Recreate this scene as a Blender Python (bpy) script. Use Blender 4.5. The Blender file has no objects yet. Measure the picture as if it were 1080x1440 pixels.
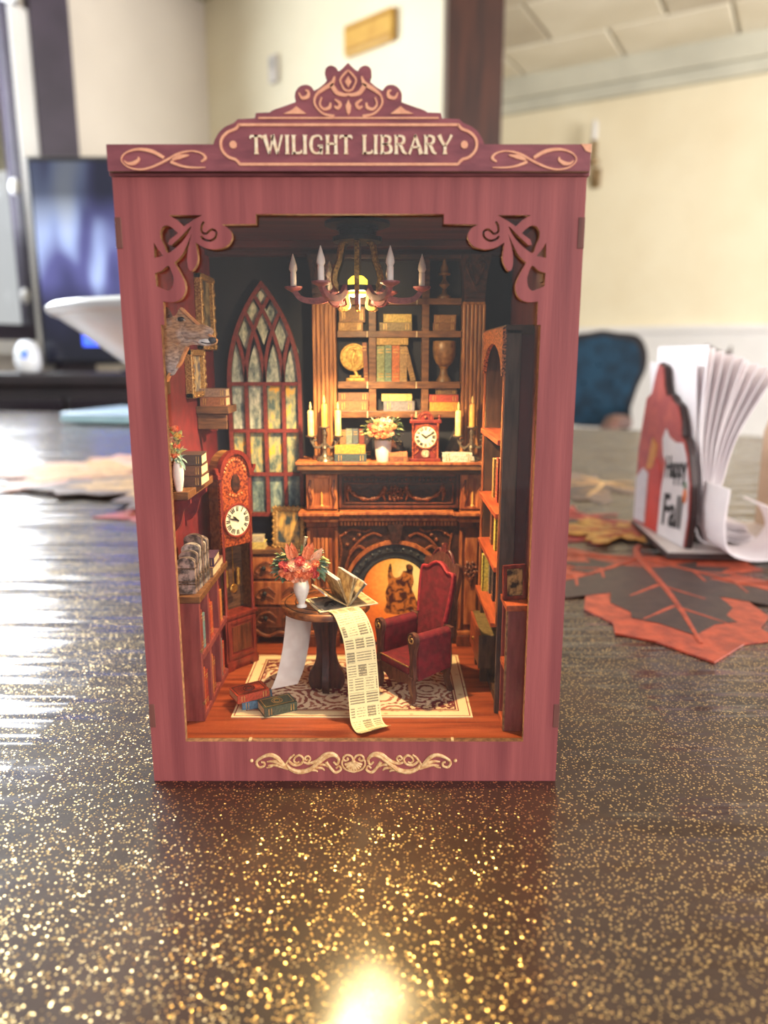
import bpy, bmesh, math, random
from mathutils import Vector, Matrix
random.seed(7)
R = math.radians
C = bpy.context.scene.collection
SC = bpy.context.scene

# ---------------------------------------------------------------- camera
PITCH = math.atan(1040/4982)
CAM = (.0131, -.3003, .186)
cd = bpy.data.cameras.new('camera'); cam = bpy.data.objects.new('camera', cd); C.objects.link(cam)
cam.location = CAM; cam.rotation_euler = (math.pi/2-PITCH, 0, 0)
cd.sensor_fit = 'VERTICAL'; cd.sensor_height = 36; cd.lens = 36*1040/1440
cd.clip_start = .01; cd.clip_end = 60
cd.dof.use_dof = True; cd.dof.focus_distance = .345; cd.dof.aperture_fstop = 6.2
SC.camera = cam

# ---------------------------------------------------------------- world, light, exposure
SC.view_settings.view_transform = 'Standard'; SC.view_settings.look = 'None'
SC.view_settings.gamma = 1; SC.view_settings.use_curve_mapping = False
SC.view_settings.exposure = 0.0
SC.cycles.use_denoising = True
SC.cycles.max_bounces = 8; SC.cycles.transparent_max_bounces = 12
SC.cycles.sample_clamp_indirect = 6
w = bpy.data.worlds.new('World'); SC.world = w; w.use_nodes = True
nt = w.node_tree; bg = nt.nodes['Background']
tc = nt.nodes.new('ShaderNodeTexCoord'); sx = nt.nodes.new('ShaderNodeSeparateXYZ'); rp = nt.nodes.new('ShaderNodeValToRGB')
mr = nt.nodes.new('ShaderNodeMapRange')
nt.links.new(tc.outputs['Generated'], sx.inputs[0]); nt.links.new(sx.outputs['Z'], mr.inputs['Value'])
mr.inputs['From Min'].default_value = -.35; mr.inputs['From Max'].default_value = .7
nt.links.new(mr.outputs['Result'], rp.inputs[0]); nt.links.new(rp.outputs[0], bg.inputs[0])
rp.color_ramp.elements[0].color = (.42, .40, .36, 1); rp.color_ramp.elements[1].color = (.86, .93, 1.0, 1)
bg.inputs[1].default_value = 1.0

def area(name, loc, target, size, power, col):
    l = bpy.data.lights.new(name, 'AREA'); l.shape = 'RECTANGLE'; l.size, l.size_y = size; l.energy = power; l.color = col
    o = bpy.data.objects.new(name, l); C.objects.link(o); o.location = loc
    o.rotation_euler = (Vector(target)-Vector(loc)).to_track_quat('-Z', 'Y').to_euler(); return o
area('front_fill', (1.7, -2.2, .9), (0, 0, .15), (1.6, 1.3), 50, (1, .95, .9))  # added area light, brightens the nook front from behind right; no window modelled
area('window_daylight_side', (-2.62, 2.10, 1.22), (-1.12, .78, 1.1), (2.7, .95), 270, (.86, .93, 1))
area('room_fill', (3.4, .25, .8), (-.7, 3.7, 1.1), (2.0, 1.5), 225, (1, .97, .92))  # fill light added out of view for the far walls and ceiling

# ---------------------------------------------------------------- helpers
def at(px, py, y):
    """pixel of the 1080x1440 photograph -> (x, z) in mm on the upright plane y (mm)"""
    s, c = math.sin(PITCH), math.cos(PITCH)
    a, b = (px-540)/1040, (720-py)/1040
    t = (y*.001-CAM[1])/(c+b*s)
    return ((CAM[0]+a*t)*1000, (CAM[2]+(-s+b*c)*t)*1000)

def catmull(P, n=6, closed=False):
    out = []; N = len(P)
    if N < 3: return list(P)
    rng = range(N) if closed else range(N-1)
    for i in rng:
        if closed: p0, p1, p2, p3 = P[i-1], P[i], P[(i+1) % N], P[(i+2) % N]
        else: p0, p1, p2, p3 = P[max(i-1, 0)], P[i], P[i+1], P[min(i+2, N-1)]
        for k in range(n):
            t = k/n; t2 = t*t; t3 = t2*t
            out.append(tuple(.5*(2*b+(c-a)*t+(2*a-5*b+4*c-d)*t2+(3*b-a-3*c+d)*t3) for a, b, c, d in zip(p0, p1, p2, p3)))
    if not closed: out.append(tuple(P[-1]))
    return out

class MB:
    """collects shapes (in units of s metres) and links them as one mesh object"""
    def __init__(self, s=.001): self.v = []; self.f = []; self.fm = []; self.s = s; self.M = None; self.mi = 0; self.up = None
    def add(self, vs, fs):
        b = len(self.v)
        for p in vs:
            p = Vector(p)
            if self.M is not None: p = self.M @ p
            self.v.append(p)
        for f in fs: self.f.append(tuple(i+b for i in f)); self.fm.append(self.mi)
        return self
    def box(self, x0, x1, y0, y1, z0, z1):
        vs = [(x, y, z) for z in (z0, z1) for y in (y0, y1) for x in (x0, x1)]
        return self.add(vs, [(0, 2, 3, 1), (4, 5, 7, 6), (0, 1, 5, 4), (2, 6, 7, 3), (0, 4, 6, 2), (1, 3, 7, 5)])
    def bbox(self, x0, x1, y0, y1, z0, z1, e=.4):
        """box with chamfered edges"""
        bm = bmesh.new(); bmesh.ops.create_cube(bm, size=1)
        for v in bm.verts:
            v.co = Vector((x0+(v.co.x+.5)*(x1-x0), y0+(v.co.y+.5)*(y1-y0), z0+(v.co.z+.5)*(z1-z0)))
        bmesh.ops.bevel(bm, geom=bm.edges[:], offset=e, segments=2, affect='EDGES', profile=.5)
        bm.verts.ensure_lookup_table()
        self.add([v.co.copy() for v in bm.verts], [tuple(v.index for v in f.verts) for f in bm.faces]); bm.free(); return self
    def prism(self, pts, a, b, plane='xz'):
        m = {'xz': lambda u, v, d: (u, d, v), 'yz': lambda u, v, d: (d, u, v), 'xy': lambda u, v, d: (u, v, d)}[plane]
        n = len(pts); ar = sum(pts[i-1][0]*pts[i][1]-pts[i][0]*pts[i-1][1] for i in range(n))
        if (ar < 0) != (plane == 'yz' and False): pts = pts[::-1]
        vs = [m(u, v, a) for u, v in pts]+[m(u, v, b) for u, v in pts]
        fs = [tuple(range(n)), tuple(range(2*n-1, n-1, -1))]+[(i, (i+1) % n+n if False else i+n, (i+1) % n+n, (i+1) % n) for i in range(n)]
        return self.add(vs, fs)
    def lathe(self, prof, cx=0, cy=0, n=20, ox=1, oy=1):
        vs = []; fs = []; m = len(prof)
        for r, z in prof:
            for k in range(n):
                t = 2*math.pi*k/n; vs.append((cx+r*ox*math.cos(t), cy+r*oy*math.sin(t), z))
        for j in range(m-1):
            for k in range(n):
                a, b = j*n+k, j*n+(k+1) % n; fs.append((a, b, b+n, a+n))
        fs.append(tuple(range(n-1, -1, -1))); fs.append(tuple(range((m-1)*n, m*n)))
        return self.add(vs, fs)
    def tube(self, path, r, n=7, flat=1.0):
        path = [Vector(p) for p in path]; N = len(path)
        rs = r if isinstance(r, (list, tuple)) else [r]*N
        vs = []; fs = []; up = None
        for i, p in enumerate(path):
            d = (path[min(i+1, N-1)]-path[max(i-1, 0)])
            d = d.normalized() if d.length > 1e-9 else Vector((0, 0, 1))
            if up is None and self.up is not None: up = Vector(self.up)
            if up is None:
                up = Vector((0, -1, 0)) if abs(d.y) < .9 else Vector((0, 0, 1))
            up = (up-d*up.dot(d)); up = up.normalized() if up.length > 1e-6 else d.orthogonal().normalized()
            sd = d.cross(up)
            for k in range(n):
                t = 2*math.pi*k/n; vs.append(p+sd*(math.cos(t)*rs[i])+up*(math.sin(t)*rs[i]*flat))
        for i in range(N-1):
            for k in range(n):
                a, b = i*n+k, i*n+(k+1) % n; fs.append((a, b, b+n, a+n))
        fs.append(tuple(range(n-1, -1, -1))); fs.append(tuple(range((N-1)*n, N*n)))
        return self.add(vs, fs)
    def ball(self, c, r, n=10, m=7):
        rx, ry, rz = r if isinstance(r, (list, tuple)) else (r, r, r)
        vs = [(c[0], c[1], c[2]-rz)]; fs = []
        for j in range(1, m):
            ph = -math.pi/2+math.pi*j/m
            for k in range(n):
                t = 2*math.pi*k/n; vs.append((c[0]+rx*math.cos(ph)*math.cos(t), c[1]+ry*math.cos(ph)*math.sin(t), c[2]+rz*math.sin(ph)))
        vs.append((c[0], c[1], c[2]+rz)); top = len(vs)-1
        for k in range(n): fs.append((0, 1+(k+1) % n, 1+k))
        for j in range(m-2):
            for k in range(n):
                a, b = 1+j*n+k, 1+j*n+(k+1) % n; fs.append((a, b, b+n, a+n))
        for k in range(n): fs.append((1+(m-2)*n+k, 1+(m-2)*n+(k+1) % n, top))
        return self.add(vs, fs)
    def strip(self, pts, wd, a, b, plane='xz'):
        """flat band of varying width along a 2-D path, with thickness a..b"""
        N = len(pts); ws = wd if isinstance(wd, (list, tuple)) else [wd]*N
        m = {'xz': lambda u, v, d: (u, d, v), 'yz': lambda u, v, d: (d, u, v), 'xy': lambda u, v, d: (u, v, d)}[plane]
        vs = []; fs = []
        for i, (u, v) in enumerate(pts):
            du = pts[min(i+1, N-1)][0]-pts[max(i-1, 0)][0]; dv = pts[min(i+1, N-1)][1]-pts[max(i-1, 0)][1]
            L = math.hypot(du, dv) or 1; nu, nv = -dv/L*ws[i]/2, du/L*ws[i]/2
            vs += [m(u-nu, v-nv, a), m(u+nu, v+nv, a), m(u+nu, v+nv, b), m(u-nu, v-nv, b)]
        for i in range(N-1):
            q = i*4
            for k in range(4): fs.append((q+k, q+(k+1) % 4, q+4+(k+1) % 4, q+4+k))
        fs.append((3, 2, 1, 0)); fs.append(tuple(range(4*N-4, 4*N)))
        return self.add(vs, fs)
    def build(self, name, mat, parent=None, smooth=False, loc=None):
        me = bpy.data.meshes.new(name)
        me.from_pydata([tuple(p*self.s) for p in self.v], [], self.f)
        for m_ in (mat if isinstance(mat, (list, tuple)) else [mat]): me.materials.append(m_)
        if isinstance(mat, (list, tuple)):
            for p, k in zip(me.polygons, self.fm): p.material_index = k
        bm = bmesh.new(); bm.from_mesh(me); bmesh.ops.recalc_face_normals(bm, faces=bm.faces[:]); bm.to_mesh(me); bm.free()
        if smooth:
            for p in me.polygons: p.use_smooth = True
            try: me.set_sharp_from_angle(angle=R(48))
            except Exception: pass
        o = bpy.data.objects.new(name, me); C.objects.link(o)
        if parent is not None: o.parent = parent
        if loc: o.location = loc
        return o

def plate(name, outer, holes, y0, y1, mats, parent=None, plane='xz'):
    """a sheet cut to an outline with holes (mm); mats = (face, cut edge)"""
    cu = bpy.data.curves.new(name, 'CURVE'); cu.dimensions = '2D'; cu.fill_mode = 'BOTH'; cu.extrude = abs(y1-y0)*.0005
    for poly in [outer]+list(holes):
        sp = cu.splines.new('POLY'); sp.points.add(len(poly)-1); sp.use_cyclic_u = True
        for p, (u, v) in zip(sp.points, poly): p.co = (u*.001, v*.001, 0, 1)
    t = bpy.data.objects.new(name, cu); me = bpy.data.meshes.new_from_object(t)
    bpy.data.objects.remove(t); bpy.data.curves.remove(cu)
    me.name = name; mid = (y0+y1)*.0005
    for v in me.vertices:
        a, b, d = v.co
        v.co = (a, mid-d, b) if plane == 'xz' else ((mid+d, a, b) if plane == 'yz' else (a, b, mid+d))
    me.materials.clear()
    for m_ in mats: me.materials.append(m_)
    me.update()
    ax = {'xz': 1, 'yz': 0, 'xy': 2}[plane]
    for p in me.polygons: p.material_index = 0 if abs(p.normal[ax]) > .6 else len(mats)-1
    o = bpy.data.objects.new(name, me); C.objects.link(o)
    if parent is not None: o.parent = parent
    return o

def tag(o, label, cat, group=None, kind=None):
    if label: o['label'] = label
    if cat: o['category'] = cat
    if group: o['group'] = group
    if kind: o['kind'] = kind
    return o
def thing(name, label, cat, loc=(0, 0, 0), rz=0, group=None, rot=None):
    o = bpy.data.objects.new(name, None); C.objects.link(o); o.empty_display_size = .01
    o.location = Vector(loc)*.001; o.rotation_euler = rot if rot else (0, 0, rz)
    return tag(o, label, cat, group)
def copy_tree(o, parent=None):
    c = o.copy(); C.objects.link(c)
    if parent is not None: c.parent = parent
    for ch in list(o.children): copy_tree(ch, c)
    return c

# ---------------------------------------------------------------- materials
def nd(nt, typ, ins=None, **kw):
    n = nt.nodes.new('ShaderNode'+typ)
    for k, v in kw.items(): setattr(n, k, v)
    for k, v in (ins or {}).items():
        s = n.inputs[k]
        if isinstance(v, bpy.types.NodeSocket): nt.links.new(v, s)
        else: s.default_value = v
    return n
def ramp(nt, fac, stops, interp='LINEAR'):
    r = nt.nodes.new('ShaderNodeValToRGB'); r.color_ramp.interpolation = interp
    nt.links.new(fac, r.inputs[0]); e = r.color_ramp.elements
    while len(e) < len(stops): e.new(.5)
    for q, (p, c) in zip(e, stops): q.position = p; q.color = tuple(c)+(1,)
    return r.outputs[0]
def sr(r, g, b):
    f = lambda c: (c/255/12.92 if c <= 10 else ((c/255+.055)/1.055)**2.4)
    return (f(r), f(g), f(b))
_mc = {}
def M(name, c, c2=None, rough=.5, metal=0, scale=300, st=(1, 1, 1), lo=.35, hi=.65, bump=0, emit=None, es=0, sheen=0, coat=0, spec=.5, detail=3, bscale=None, bdist=.0004, distort=0, trans=0):
    if name in _mc: return _mc[name]
    m = bpy.data.materials.new(name); m.use_nodes = True; t = m.node_tree; b = t.nodes['Principled BSDF']; _mc[name] = m
    b.inputs['Roughness'].default_value = rough; b.inputs['Metallic'].default_value = metal
    b.inputs['Specular IOR Level'].default_value = spec
    b.inputs['Coat Weight'].default_value = coat; b.inputs['Coat Roughness'].default_value = .15
    if sheen: b.inputs['Sheen Weight'].default_value = sheen; b.inputs['Sheen Roughness'].default_value = .4; b.inputs['Sheen Tint'].default_value = tuple(min(1, x*3+.1) for x in c)+(1,)
    tcn = nd(t, 'TexCoord'); mp = nd(t, 'Mapping', {0: tcn.outputs['Object'], 'Scale': st})
    nz = nd(t, 'TexNoise', {'Vector': mp.outputs[0], 'Scale': scale, 'Detail': detail, 'Distortion': distort})
    if c2 is None: c2 = tuple(x*.82 for x in c)
    col = ramp(t, nz.outputs[0], [(lo, c2), (hi, c)]); t.links.new(col, b.inputs['Base Color'])
    if bump:
        h = nz.outputs[0]
        if bscale: h = nd(t, 'TexNoise', {'Vector': mp.outputs[0], 'Scale': bscale, 'Detail': 2}).outputs[0]
        bp = nd(t, 'Bump', {'Strength': bump, 'Distance': bdist, 'Height': h}); t.links.new(bp.outputs[0], b.inputs['Normal'])
    if emit: b.inputs['Emission Color'].default_value = tuple(emit)+(1,); b.inputs['Emission Strength'].default_value = es
    return m

mauve = M('mauve_wood', sr(166, 84, 82), sr(128, 58, 60), rough=.6, scale=160, st=(1, 1, .05), lo=.3, hi=.72, bump=.5, bscale=1600, bdist=.00015, detail=5)
mauve_dark = M('mauve_wood_sign', sr(146, 76, 82), sr(122, 60, 68), rough=.6, scale=260, st=(.3, 1, 1), bump=.5, bscale=1500, bdist=.00015)
ply = M('plywood_edge', sr(150, 104, 66), sr(104, 66, 40), rough=.7, scale=500, st=(1, 1, 1))
ply_dark = M('burnt_plywood', sr(104, 68, 42), sr(66, 40, 26), rough=.7, scale=700, st=(.2, 1, 1))
peach = M('peach_print', sr(240, 172, 134), sr(226, 154, 120), rough=.6, scale=400)
cream_ink = M('cream_letter', sr(252, 232, 200), sr(240, 204, 164), rough=.6, scale=600)
gold_relief = M('gold_relief', sr(238, 196, 140), sr(204, 146, 92), rough=.5, scale=700)
redwall = M('red_wallpaper', sr(116, 28, 36), sr(92, 22, 30), rough=.65, scale=140)
maroon = M('maroon_panel', sr(92, 36, 40), sr(70, 26, 32), rough=.6, scale=220, st=(1, 1, .1))
navy = M('navy_backing', sr(28, 26, 40), sr(18, 18, 30), rough=.7, scale=90)
ceil_m = M('maroon_ceiling', sr(92, 32, 34), sr(60, 20, 24), rough=.6, scale=200, st=(.1, 1, 1))
redfloor = M('red_wood_floor', sr(176, 86, 50), sr(112, 44, 26), rough=.38, scale=260, st=(.07, 1, 1), lo=.3, hi=.7, distort=.6)
maho = M('mahogany', sr(122, 60, 34), sr(66, 28, 16), rough=.38, scale=420, st=(1, 1, .15), bump=.2, bdist=.0003)
maho_h = M('mahogany_across', sr(122, 60, 34), sr(66, 28, 16), rough=.38, scale=420, st=(.15, 1, 1), bump=.2, bdist=.0003)
maho_lt = M('copper_mahogany', sr(196, 118, 66), sr(130, 64, 34), rough=.36, scale=420, st=(1, 1, .15))
maho_dk = M('dark_mahogany', sr(70, 38, 28), sr(32, 18, 15), rough=.4, scale=500, bump=.5, bdist=.0006)
carve = M('carved_mahogany', sr(140, 76, 46), sr(70, 34, 22), rough=.4, scale=900)
clockred = M('cherry_clock', sr(136, 50, 36), sr(92, 28, 24), rough=.35, scale=360, st=(1, 1, .2))
clockor = M('cherry_marquetry', sr(170, 82, 42), sr(92, 32, 22), rough=.4, scale=1100, lo=.42, hi=.58)
shelf_w = M('walnut_shelf', sr(128, 84, 48), sr(84, 50, 28), rough=.5, scale=500, st=(.25, 1, 1))
colw = M('walnut_column', sr(176, 116, 64), sr(116, 68, 36), rough=.45, scale=500, st=(1, 1, .12))
iron = M('dark_iron', sr(46, 40, 42), sr(26, 24, 26), rough=.45, metal=.3, scale=900, bump=.4)
stone_d = M('slate_arch', sr(66, 68, 72), sr(38, 38, 42), rough=.5, scale=1200, bump=.5)
gilt = M('antique_gilt', sr(206, 160, 92), sr(130, 90, 48), rough=.4, metal=.5, scale=1200)
silver = M('tarnished_bronze', sr(150, 132, 112), sr(84, 68, 54), rough=.35, metal=.6, scale=900)
wax = M('candle_wax', sr(246, 228, 150), sr(232, 200, 110), rough=.5, scale=300)
wax_o = M('amber_wax', sr(226, 164, 84), sr(206, 140, 60), rough=.5, scale=300)
white_c = M('white_ceramic', sr(246, 236, 226), sr(236, 222, 208), rough=.35, scale=300)
paper = M('aged_paper', sr(226, 206, 168), sr(206, 182, 140), rough=.8, scale=600)
paper_w = M('plain_paper', sr(244, 230, 220), sr(234, 216, 206), rough=.8, scale=200)
velvet = M('crimson_velvet', sr(118, 14, 28), sr(88, 8, 20), rough=.9, scale=260, sheen=.15)
velvet_hi = M('velvet_piping', sr(176, 40, 46), sr(140, 22, 32), rough=.7, scale=700)
chairwood = M('dark_walnut_chair', sr(108, 64, 48), sr(66, 34, 28), rough=.45, scale=700, st=(1, 1, .2))
tabwood = M('walnut_table', sr(160, 94, 46), sr(94, 48, 24), rough=.35, scale=380, st=(.3, 1, 1))
pedwood = M('dark_pedestal', sr(84, 42, 34), sr(52, 24, 22), rough=.45, scale=500, st=(1, 1, .12))
leafg = M('eucalyptus_green', sr(186, 206, 184), sr(128, 160, 138), rough=.6, scale=500)
leafd = M('deep_leaf_green', sr(126, 152, 116), sr(84, 112, 84), rough=.6, scale=500)
leafy = M('yellow_green_leaf', sr(212, 204, 132), sr(150, 158, 96), rough=.6, scale=500)
rose_o = M('orange_rose', sr(250, 156, 104), sr(230, 112, 66), rough=.6, scale=900)
rose_p = M('peach_rose', sr(252, 200, 164), sr(240, 164, 124), rough=.6, scale=900)
rose_r = M('coral_red_rose', sr(226, 92, 78), sr(190, 56, 54), rough=.6, scale=900)
dialm = M('ivory_dial', sr(240, 228, 196), sr(228, 212, 172), rough=.45, scale=200)
ink = M('black_ink', sr(30, 26, 24), rough=.6)
brass = M('brass', sr(214, 168, 84), sr(160, 112, 50), rough=.3, metal=.8, scale=600)
glassm = bpy.data.materials.new('acrylic_pane'); glassm.use_nodes = True
t = glassm.node_tree; t.nodes.clear()
def both_sides(t, ior):
    gb = nd(t, 'NewGeometry'); return nd(t, 'Fresnel', {'IOR': nd(t, 'MapRange', {'Value': gb.outputs['Backfacing'], 'To Min': ior, 'To Max': 1/ior}).outputs[0]})
fr = both_sides(t, 1.40); a_ = nd(t, 'BsdfTransparent', {0: (1, 1, 1, 1)}); g_ = nd(t, 'BsdfGlossy', {'Color': (1, 1, 1, 1), 'Roughness': .03})
mx = nd(t, 'MixShader', {0: fr.outputs[0], 1: a_.outputs[0], 2: g_.outputs[0]}); ou = nd(t, 'OutputMaterial', {0: mx.outputs[0]})
def simple_glass(name, tint=(1, 1, 1), ior=1.45):
    m = bpy.data.materials.new(name); m.use_nodes = True; t = m.node_tree; t.nodes.clear()
    fr = both_sides(t, ior); a = nd(t, 'BsdfTransparent', {0: tint+(1,)}); g = nd(t, 'BsdfGlossy', {'Roughness': .02})
    x = nd(t, 'MixShader', {0: fr.outputs[0], 1: a.outputs[0], 2: g.outputs[0]}); nd(t, 'OutputMaterial', {0: x.outputs[0]}); return m

# ================================================================ THE ROOM (metres)
def mb(): return MB(1.0)
cream_w = M('cream_plaster', sr(236, 226, 200), sr(230, 218, 190), rough=.9, scale=3)
white_w = M('white_plaster', sr(226, 216, 206), sr(220, 210, 200), rough=.9, scale=3)
tile_m = M('pale_ceiling_tile', sr(240, 234, 218), sr(226, 218, 198), rough=.9, scale=2.2)
tile_m2 = M('pale_ceiling_tile_warm', sr(214, 206, 188), sr(200, 190, 172), rough=.9, scale=2.2)
carpet = M('tan_carpet', sr(150, 130, 110), sr(130, 112, 94), rough=.95, scale=20)
darkw = M('dark_post_wood', sr(70, 36, 26), sr(46, 24, 20), rough=.5, scale=8, st=(4, 4, .4))
blackw = M('black_furniture', sr(36, 26, 30), sr(24, 18, 22), rough=.4, scale=6)
trimw = M('white_trim', sr(230, 228, 228), sr(222, 220, 220), rough=.6, scale=4)
framew = M('window_frame_dark', sr(60, 52, 66), sr(46, 40, 54), rough=.4, scale=6)

FZ, CZ = -.75, 1.95
mb().box(-4, 4.5, -3.2, 7.5, FZ-.1, FZ).build('floor', carpet)['kind'] = 'structure'

def wall(name, a, b, z0, z1, mat, th=.12, side=1, opening=None):
    """upright wall from a to b; th on the side away from the camera; opening=(s0,s1,z0,z1) along it"""
    A, B = Vector((a[0], a[1])), Vector((b[0], b[1])); L = (B-A).length
    ang = math.atan2(B.y-A.y, B.x-A.x); q = mb(); q.M = Matrix.Translation((A.x, A.y, 0)) @ Matrix.Rotation(ang, 4, 'Z')
    if opening:
        s0, s1, o0, o1 = opening
        q.box(0, s0, 0, th*side, z0, z1); q.box(s1, L, 0, th*side, z0, z1)
        q.box(s0, s1, 0, th*side, z0, o0); q.box(s0, s1, 0, th*side, o1, z1)
    else: q.box(0, L, 0, th*side, z0, z1)
    o = q.build(name, mat); o['kind'] = 'structure'; return o, q.M
corner = (-.90, 3.9)
# white wall with the window, running from the corner towards the viewer
u1 = Vector((-.66, -.75)).normalized()
wl_end = Vector(corner)+u1*4.6
W0 = .80
wall('wall_left', wl_end, corner, FZ, CZ, white_w, side=1, opening=(4.6-3.9, 4.6-W0-.16, .26, 1.75))
# cream wall from the corner to the post
post = (.30, 2.80)
_, MW = wall('wall_back', corner, post, FZ, CZ, cream_w, side=1)
# far wall beyond the post
wr_a, wr_b = (-.3, 5.67), (3.9, 3.29)
_, MR = wall('wall_right', wr_a, wr_b, FZ, CZ, cream_w, side=1)
# dark wood post (end of the cream wall)
q = mb(); q.M = Matrix.Translation((.335, 2.72, 0)); q.box(-.095, .105, -.1, .12, FZ, CZ)
q.box(-.102, .112, -.107, .127, FZ, FZ+.12)
q.build('trim_1', darkw)['kind'] = 'structure'
# wainscot and moulding on the far wall
q = mb(); q.M = MR; q.box(0, 4.8, -.03, 0, FZ, .34); q.box(0, 4.8, -.05, 0, .34, .38)
q.build('trim_2', trimw)['kind'] = 'structure'
q = mb(); q.M = MR; q.box(0, 4.8, -.09, 0, CZ-.13, CZ)
q.box(0, 4.8, -.05, 0, CZ-.2, CZ-.13); q.build('trim_3', M('cornice_paint', sr(206, 204, 190), rough=.8, scale=3))['kind'] = 'structure'
# ceiling with separate tiles in the far part
ce = mb().box(-4, 4.5, -.2, 7.5, CZ+.03, CZ+.13).build('ceiling', M('ceiling_joint', sr(196, 186, 160), rough=.9, scale=3)); ce['kind'] = 'structure'
ang = math.atan2(wr_b[1]-wr_a[1], wr_b[0]-wr_a[0])
tw, tl = .5, .62
tile_me = None
for j in range(9):
    for i in range(10):
        u = .2+i*tl+(j % 2)*tl*.5; v = -.02-tw*(j+1)
        P = MR @ Vector((u+tl/2, v+tw/2, 0))
        if P.y < 1.6 or P.x < .35 or P.x > 4.3: continue
        if tile_me is None:
            q = mb().bbox(-tl/2+.008, tl/2-.008, -tw/2+.008, tw/2-.008, 0, .035, .008); o = q.build('tile', tile_m, ce); tile_me = o.data; m2 = tile_me.copy(); m2.materials[0] = tile_m2
        else:
            o = bpy.data.objects.new('tile', tile_me if random.random() < .6 else m2); C.objects.link(o); o.parent = ce
        o.location = (P.x, P.y, CZ-.002-random.random()*.004); o.rotation_euler = (0, 0, ang)
# window_1 in the left wall: dark frame, sash, glass, post beside it
LW = 4.6
q = mb(); A, B = wl_end, Vector(corner); ang2 = math.atan2((B-A).y, (B-A).x); ML = Matrix.Translation((A.x, A.y, 0)) @ Matrix.Rotation(ang2, 4, 'Z'); q.M = ML
s0, s1 = LW-3.9, LW-W0-.16
wn = thing('window_1', None, None); wn['kind'] = 'structure'
for a, b, c, d in ((s0, s0+.07, .26, 1.75), (s1-.07, s1, .26, 1.75), (s0, s1, .26, .33), (s0, s1, 1.68, 1.75), ((s0+s1)/2-.04, (s0+s1)/2+.04, .26, 1.75), (s1-.75, s1-.69, .26, 1.75)):
    q.box(a, b, -.02, .08, c, d)
q.build('window_frame', framew, wn)
q = mb(); q.M = ML; q.box(s0-.05, s1+.05, -.07, .0, .2, .26); q.build('window_sill', trimw, wn)
q = mb(); q.M = ML; q.box(s0+.06, s1-.06, .03, .036, .3, 1.7); q.build('glass_pane', simple_glass('window_glass'), wn)
q = mb(); q.M = ML; q.box(s1+.03, s1+.2, -.06, 0, FZ, CZ); q.build('trim_4', M('dark_bluish_post', sr(66, 56, 74), sr(54, 46, 62), rough=.5, scale=6))['kind'] = 'structure'  # dark bluish post in one plain tone
q = mb(); q.M = ML; q.box(s1-.05, s1+.03, -.035, 0, .2, 1.62); q.build('trim_5', trimw)['kind'] = 'structure'
# blind cord with pulls
bc = thing('window_blind', 'white blind headrail with thin grey pull cord at the top of the window', 'blind')
q = mb(); q.M = ML; q.tube([(s1-.1, -.05, 1.6), (s1-.1, -.05, .35)], .006); q.build('cord', framew, bc)
for z in (.45, .9):
    q = mb(); q.M = ML; q.ball((s1-.1, -.05, z), (.02, .02, .035)); q.build('cord_pull', trimw, bc, True)
bh = mb(); bh.M = ML; bh.bbox(s1-.85, s1-.02, -.1, -.02, 1.62, 1.8, .02); bh.build('headrail', trimw, bc)
# hedge and ground outside the window
gr = mb().box(-9, -3.1, -3, 8, FZ-.2, FZ-.05).build('ground', M('lawn_green', sr(130, 160, 80), sr(90, 120, 60), rough=.9, scale=3)); gr['kind'] = 'structure'
hb = mb()
for k in range(150):
    hb.ball((-5.2+random.uniform(-.4, .4), -1.5+k*.045+random.uniform(-.2, .2), random.uniform(-.7, .35)), random.uniform(.12, .25), 6, 4)
tag(hb.build('hedge', M('hedge_leaf', sr(120, 160, 84), sr(70, 110, 50), rough=.9, scale=9), smooth=True), 'green garden hedge outside the window at far left', 'hedge')

# plaque, vent, sconce, picture
pk = thing('wall_plaque', 'small yellow wooden plaque hung high on the cream wall', 'plaque')
q = mb(); q.M = MW; 
q.bbox(1.03, 1.31, -.03, 0, 1.44, 1.56, .01); q.build('board', M('yellow_wood', sr(214, 168, 74), sr(190, 140, 52), rough=.5, scale=12, st=(.3, 1, 1)), pk)
q = mb(); q.M = MW; q.box(1.05, 1.29, -.034, -.03, 1.455, 1.465); q.box(1.05, 1.29, -.034, -.03, 1.535, 1.545); q.build('border_line', M('plaque_ochre', sr(176, 126, 46), rough=.5), pk)
th_ = thing('wall_thermostat', 'small pale grey box on the cream wall under the ceiling', 'thermostat')
q = mb(); q.M = MW; q.bbox(.52, .58, -.025, 0, 1.45, 1.57, .008); q.build('case', M('pale_grey_plastic', sr(214, 206, 200), rough=.5), th_)
q = mb(); q.M = MW; q.bbox(.535, .565, -.03, -.024, 1.51, 1.55, .003); q.build('display', M('grey_display', sr(180, 176, 172), rough=.3), th_)
vt_ = thing('ceiling_vent', 'grey slatted vent in the ceiling near the white wall corner', 'vent')
q = mb(); q.M = Matrix.Translation((-.72, 3.35, CZ)) @ Matrix.Rotation(R(-41), 4, 'Z'); q.box(-.3, .3, -.2, .2, -.0, .03); q.build('vent_frame', M('vent_grey', sr(150, 150, 152), rough=.5), vt_)
for k in range(6):
    q = mb(); q.M = Matrix.Translation((-.72, 3.35, CZ)) @ Matrix.Rotation(R(-41), 4, 'Z'); y = -.16+k*.064; q.box(-.27, .27, y-.02, y+.02, -.014, -.002); q.build('slat', trimw, vt_)
sc_ = thing('wall_sconce', 'small brass candle sconce on the far cream wall', 'sconce')
def MRat(x, y):  # distance along wr at which the ray of azimuth through (x,y) meets
    A = Vector(wr_a); d = (Vector(wr_b)-A).normalized(); e = Vector((x-CAM[0], y-CAM[1])); 
    den = d.x*e.y-d.y*e.x; w_ = Vector((CAM[0], CAM[1]))-A
    return (w_.x*e.y-w_.y*e.x)/den
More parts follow.
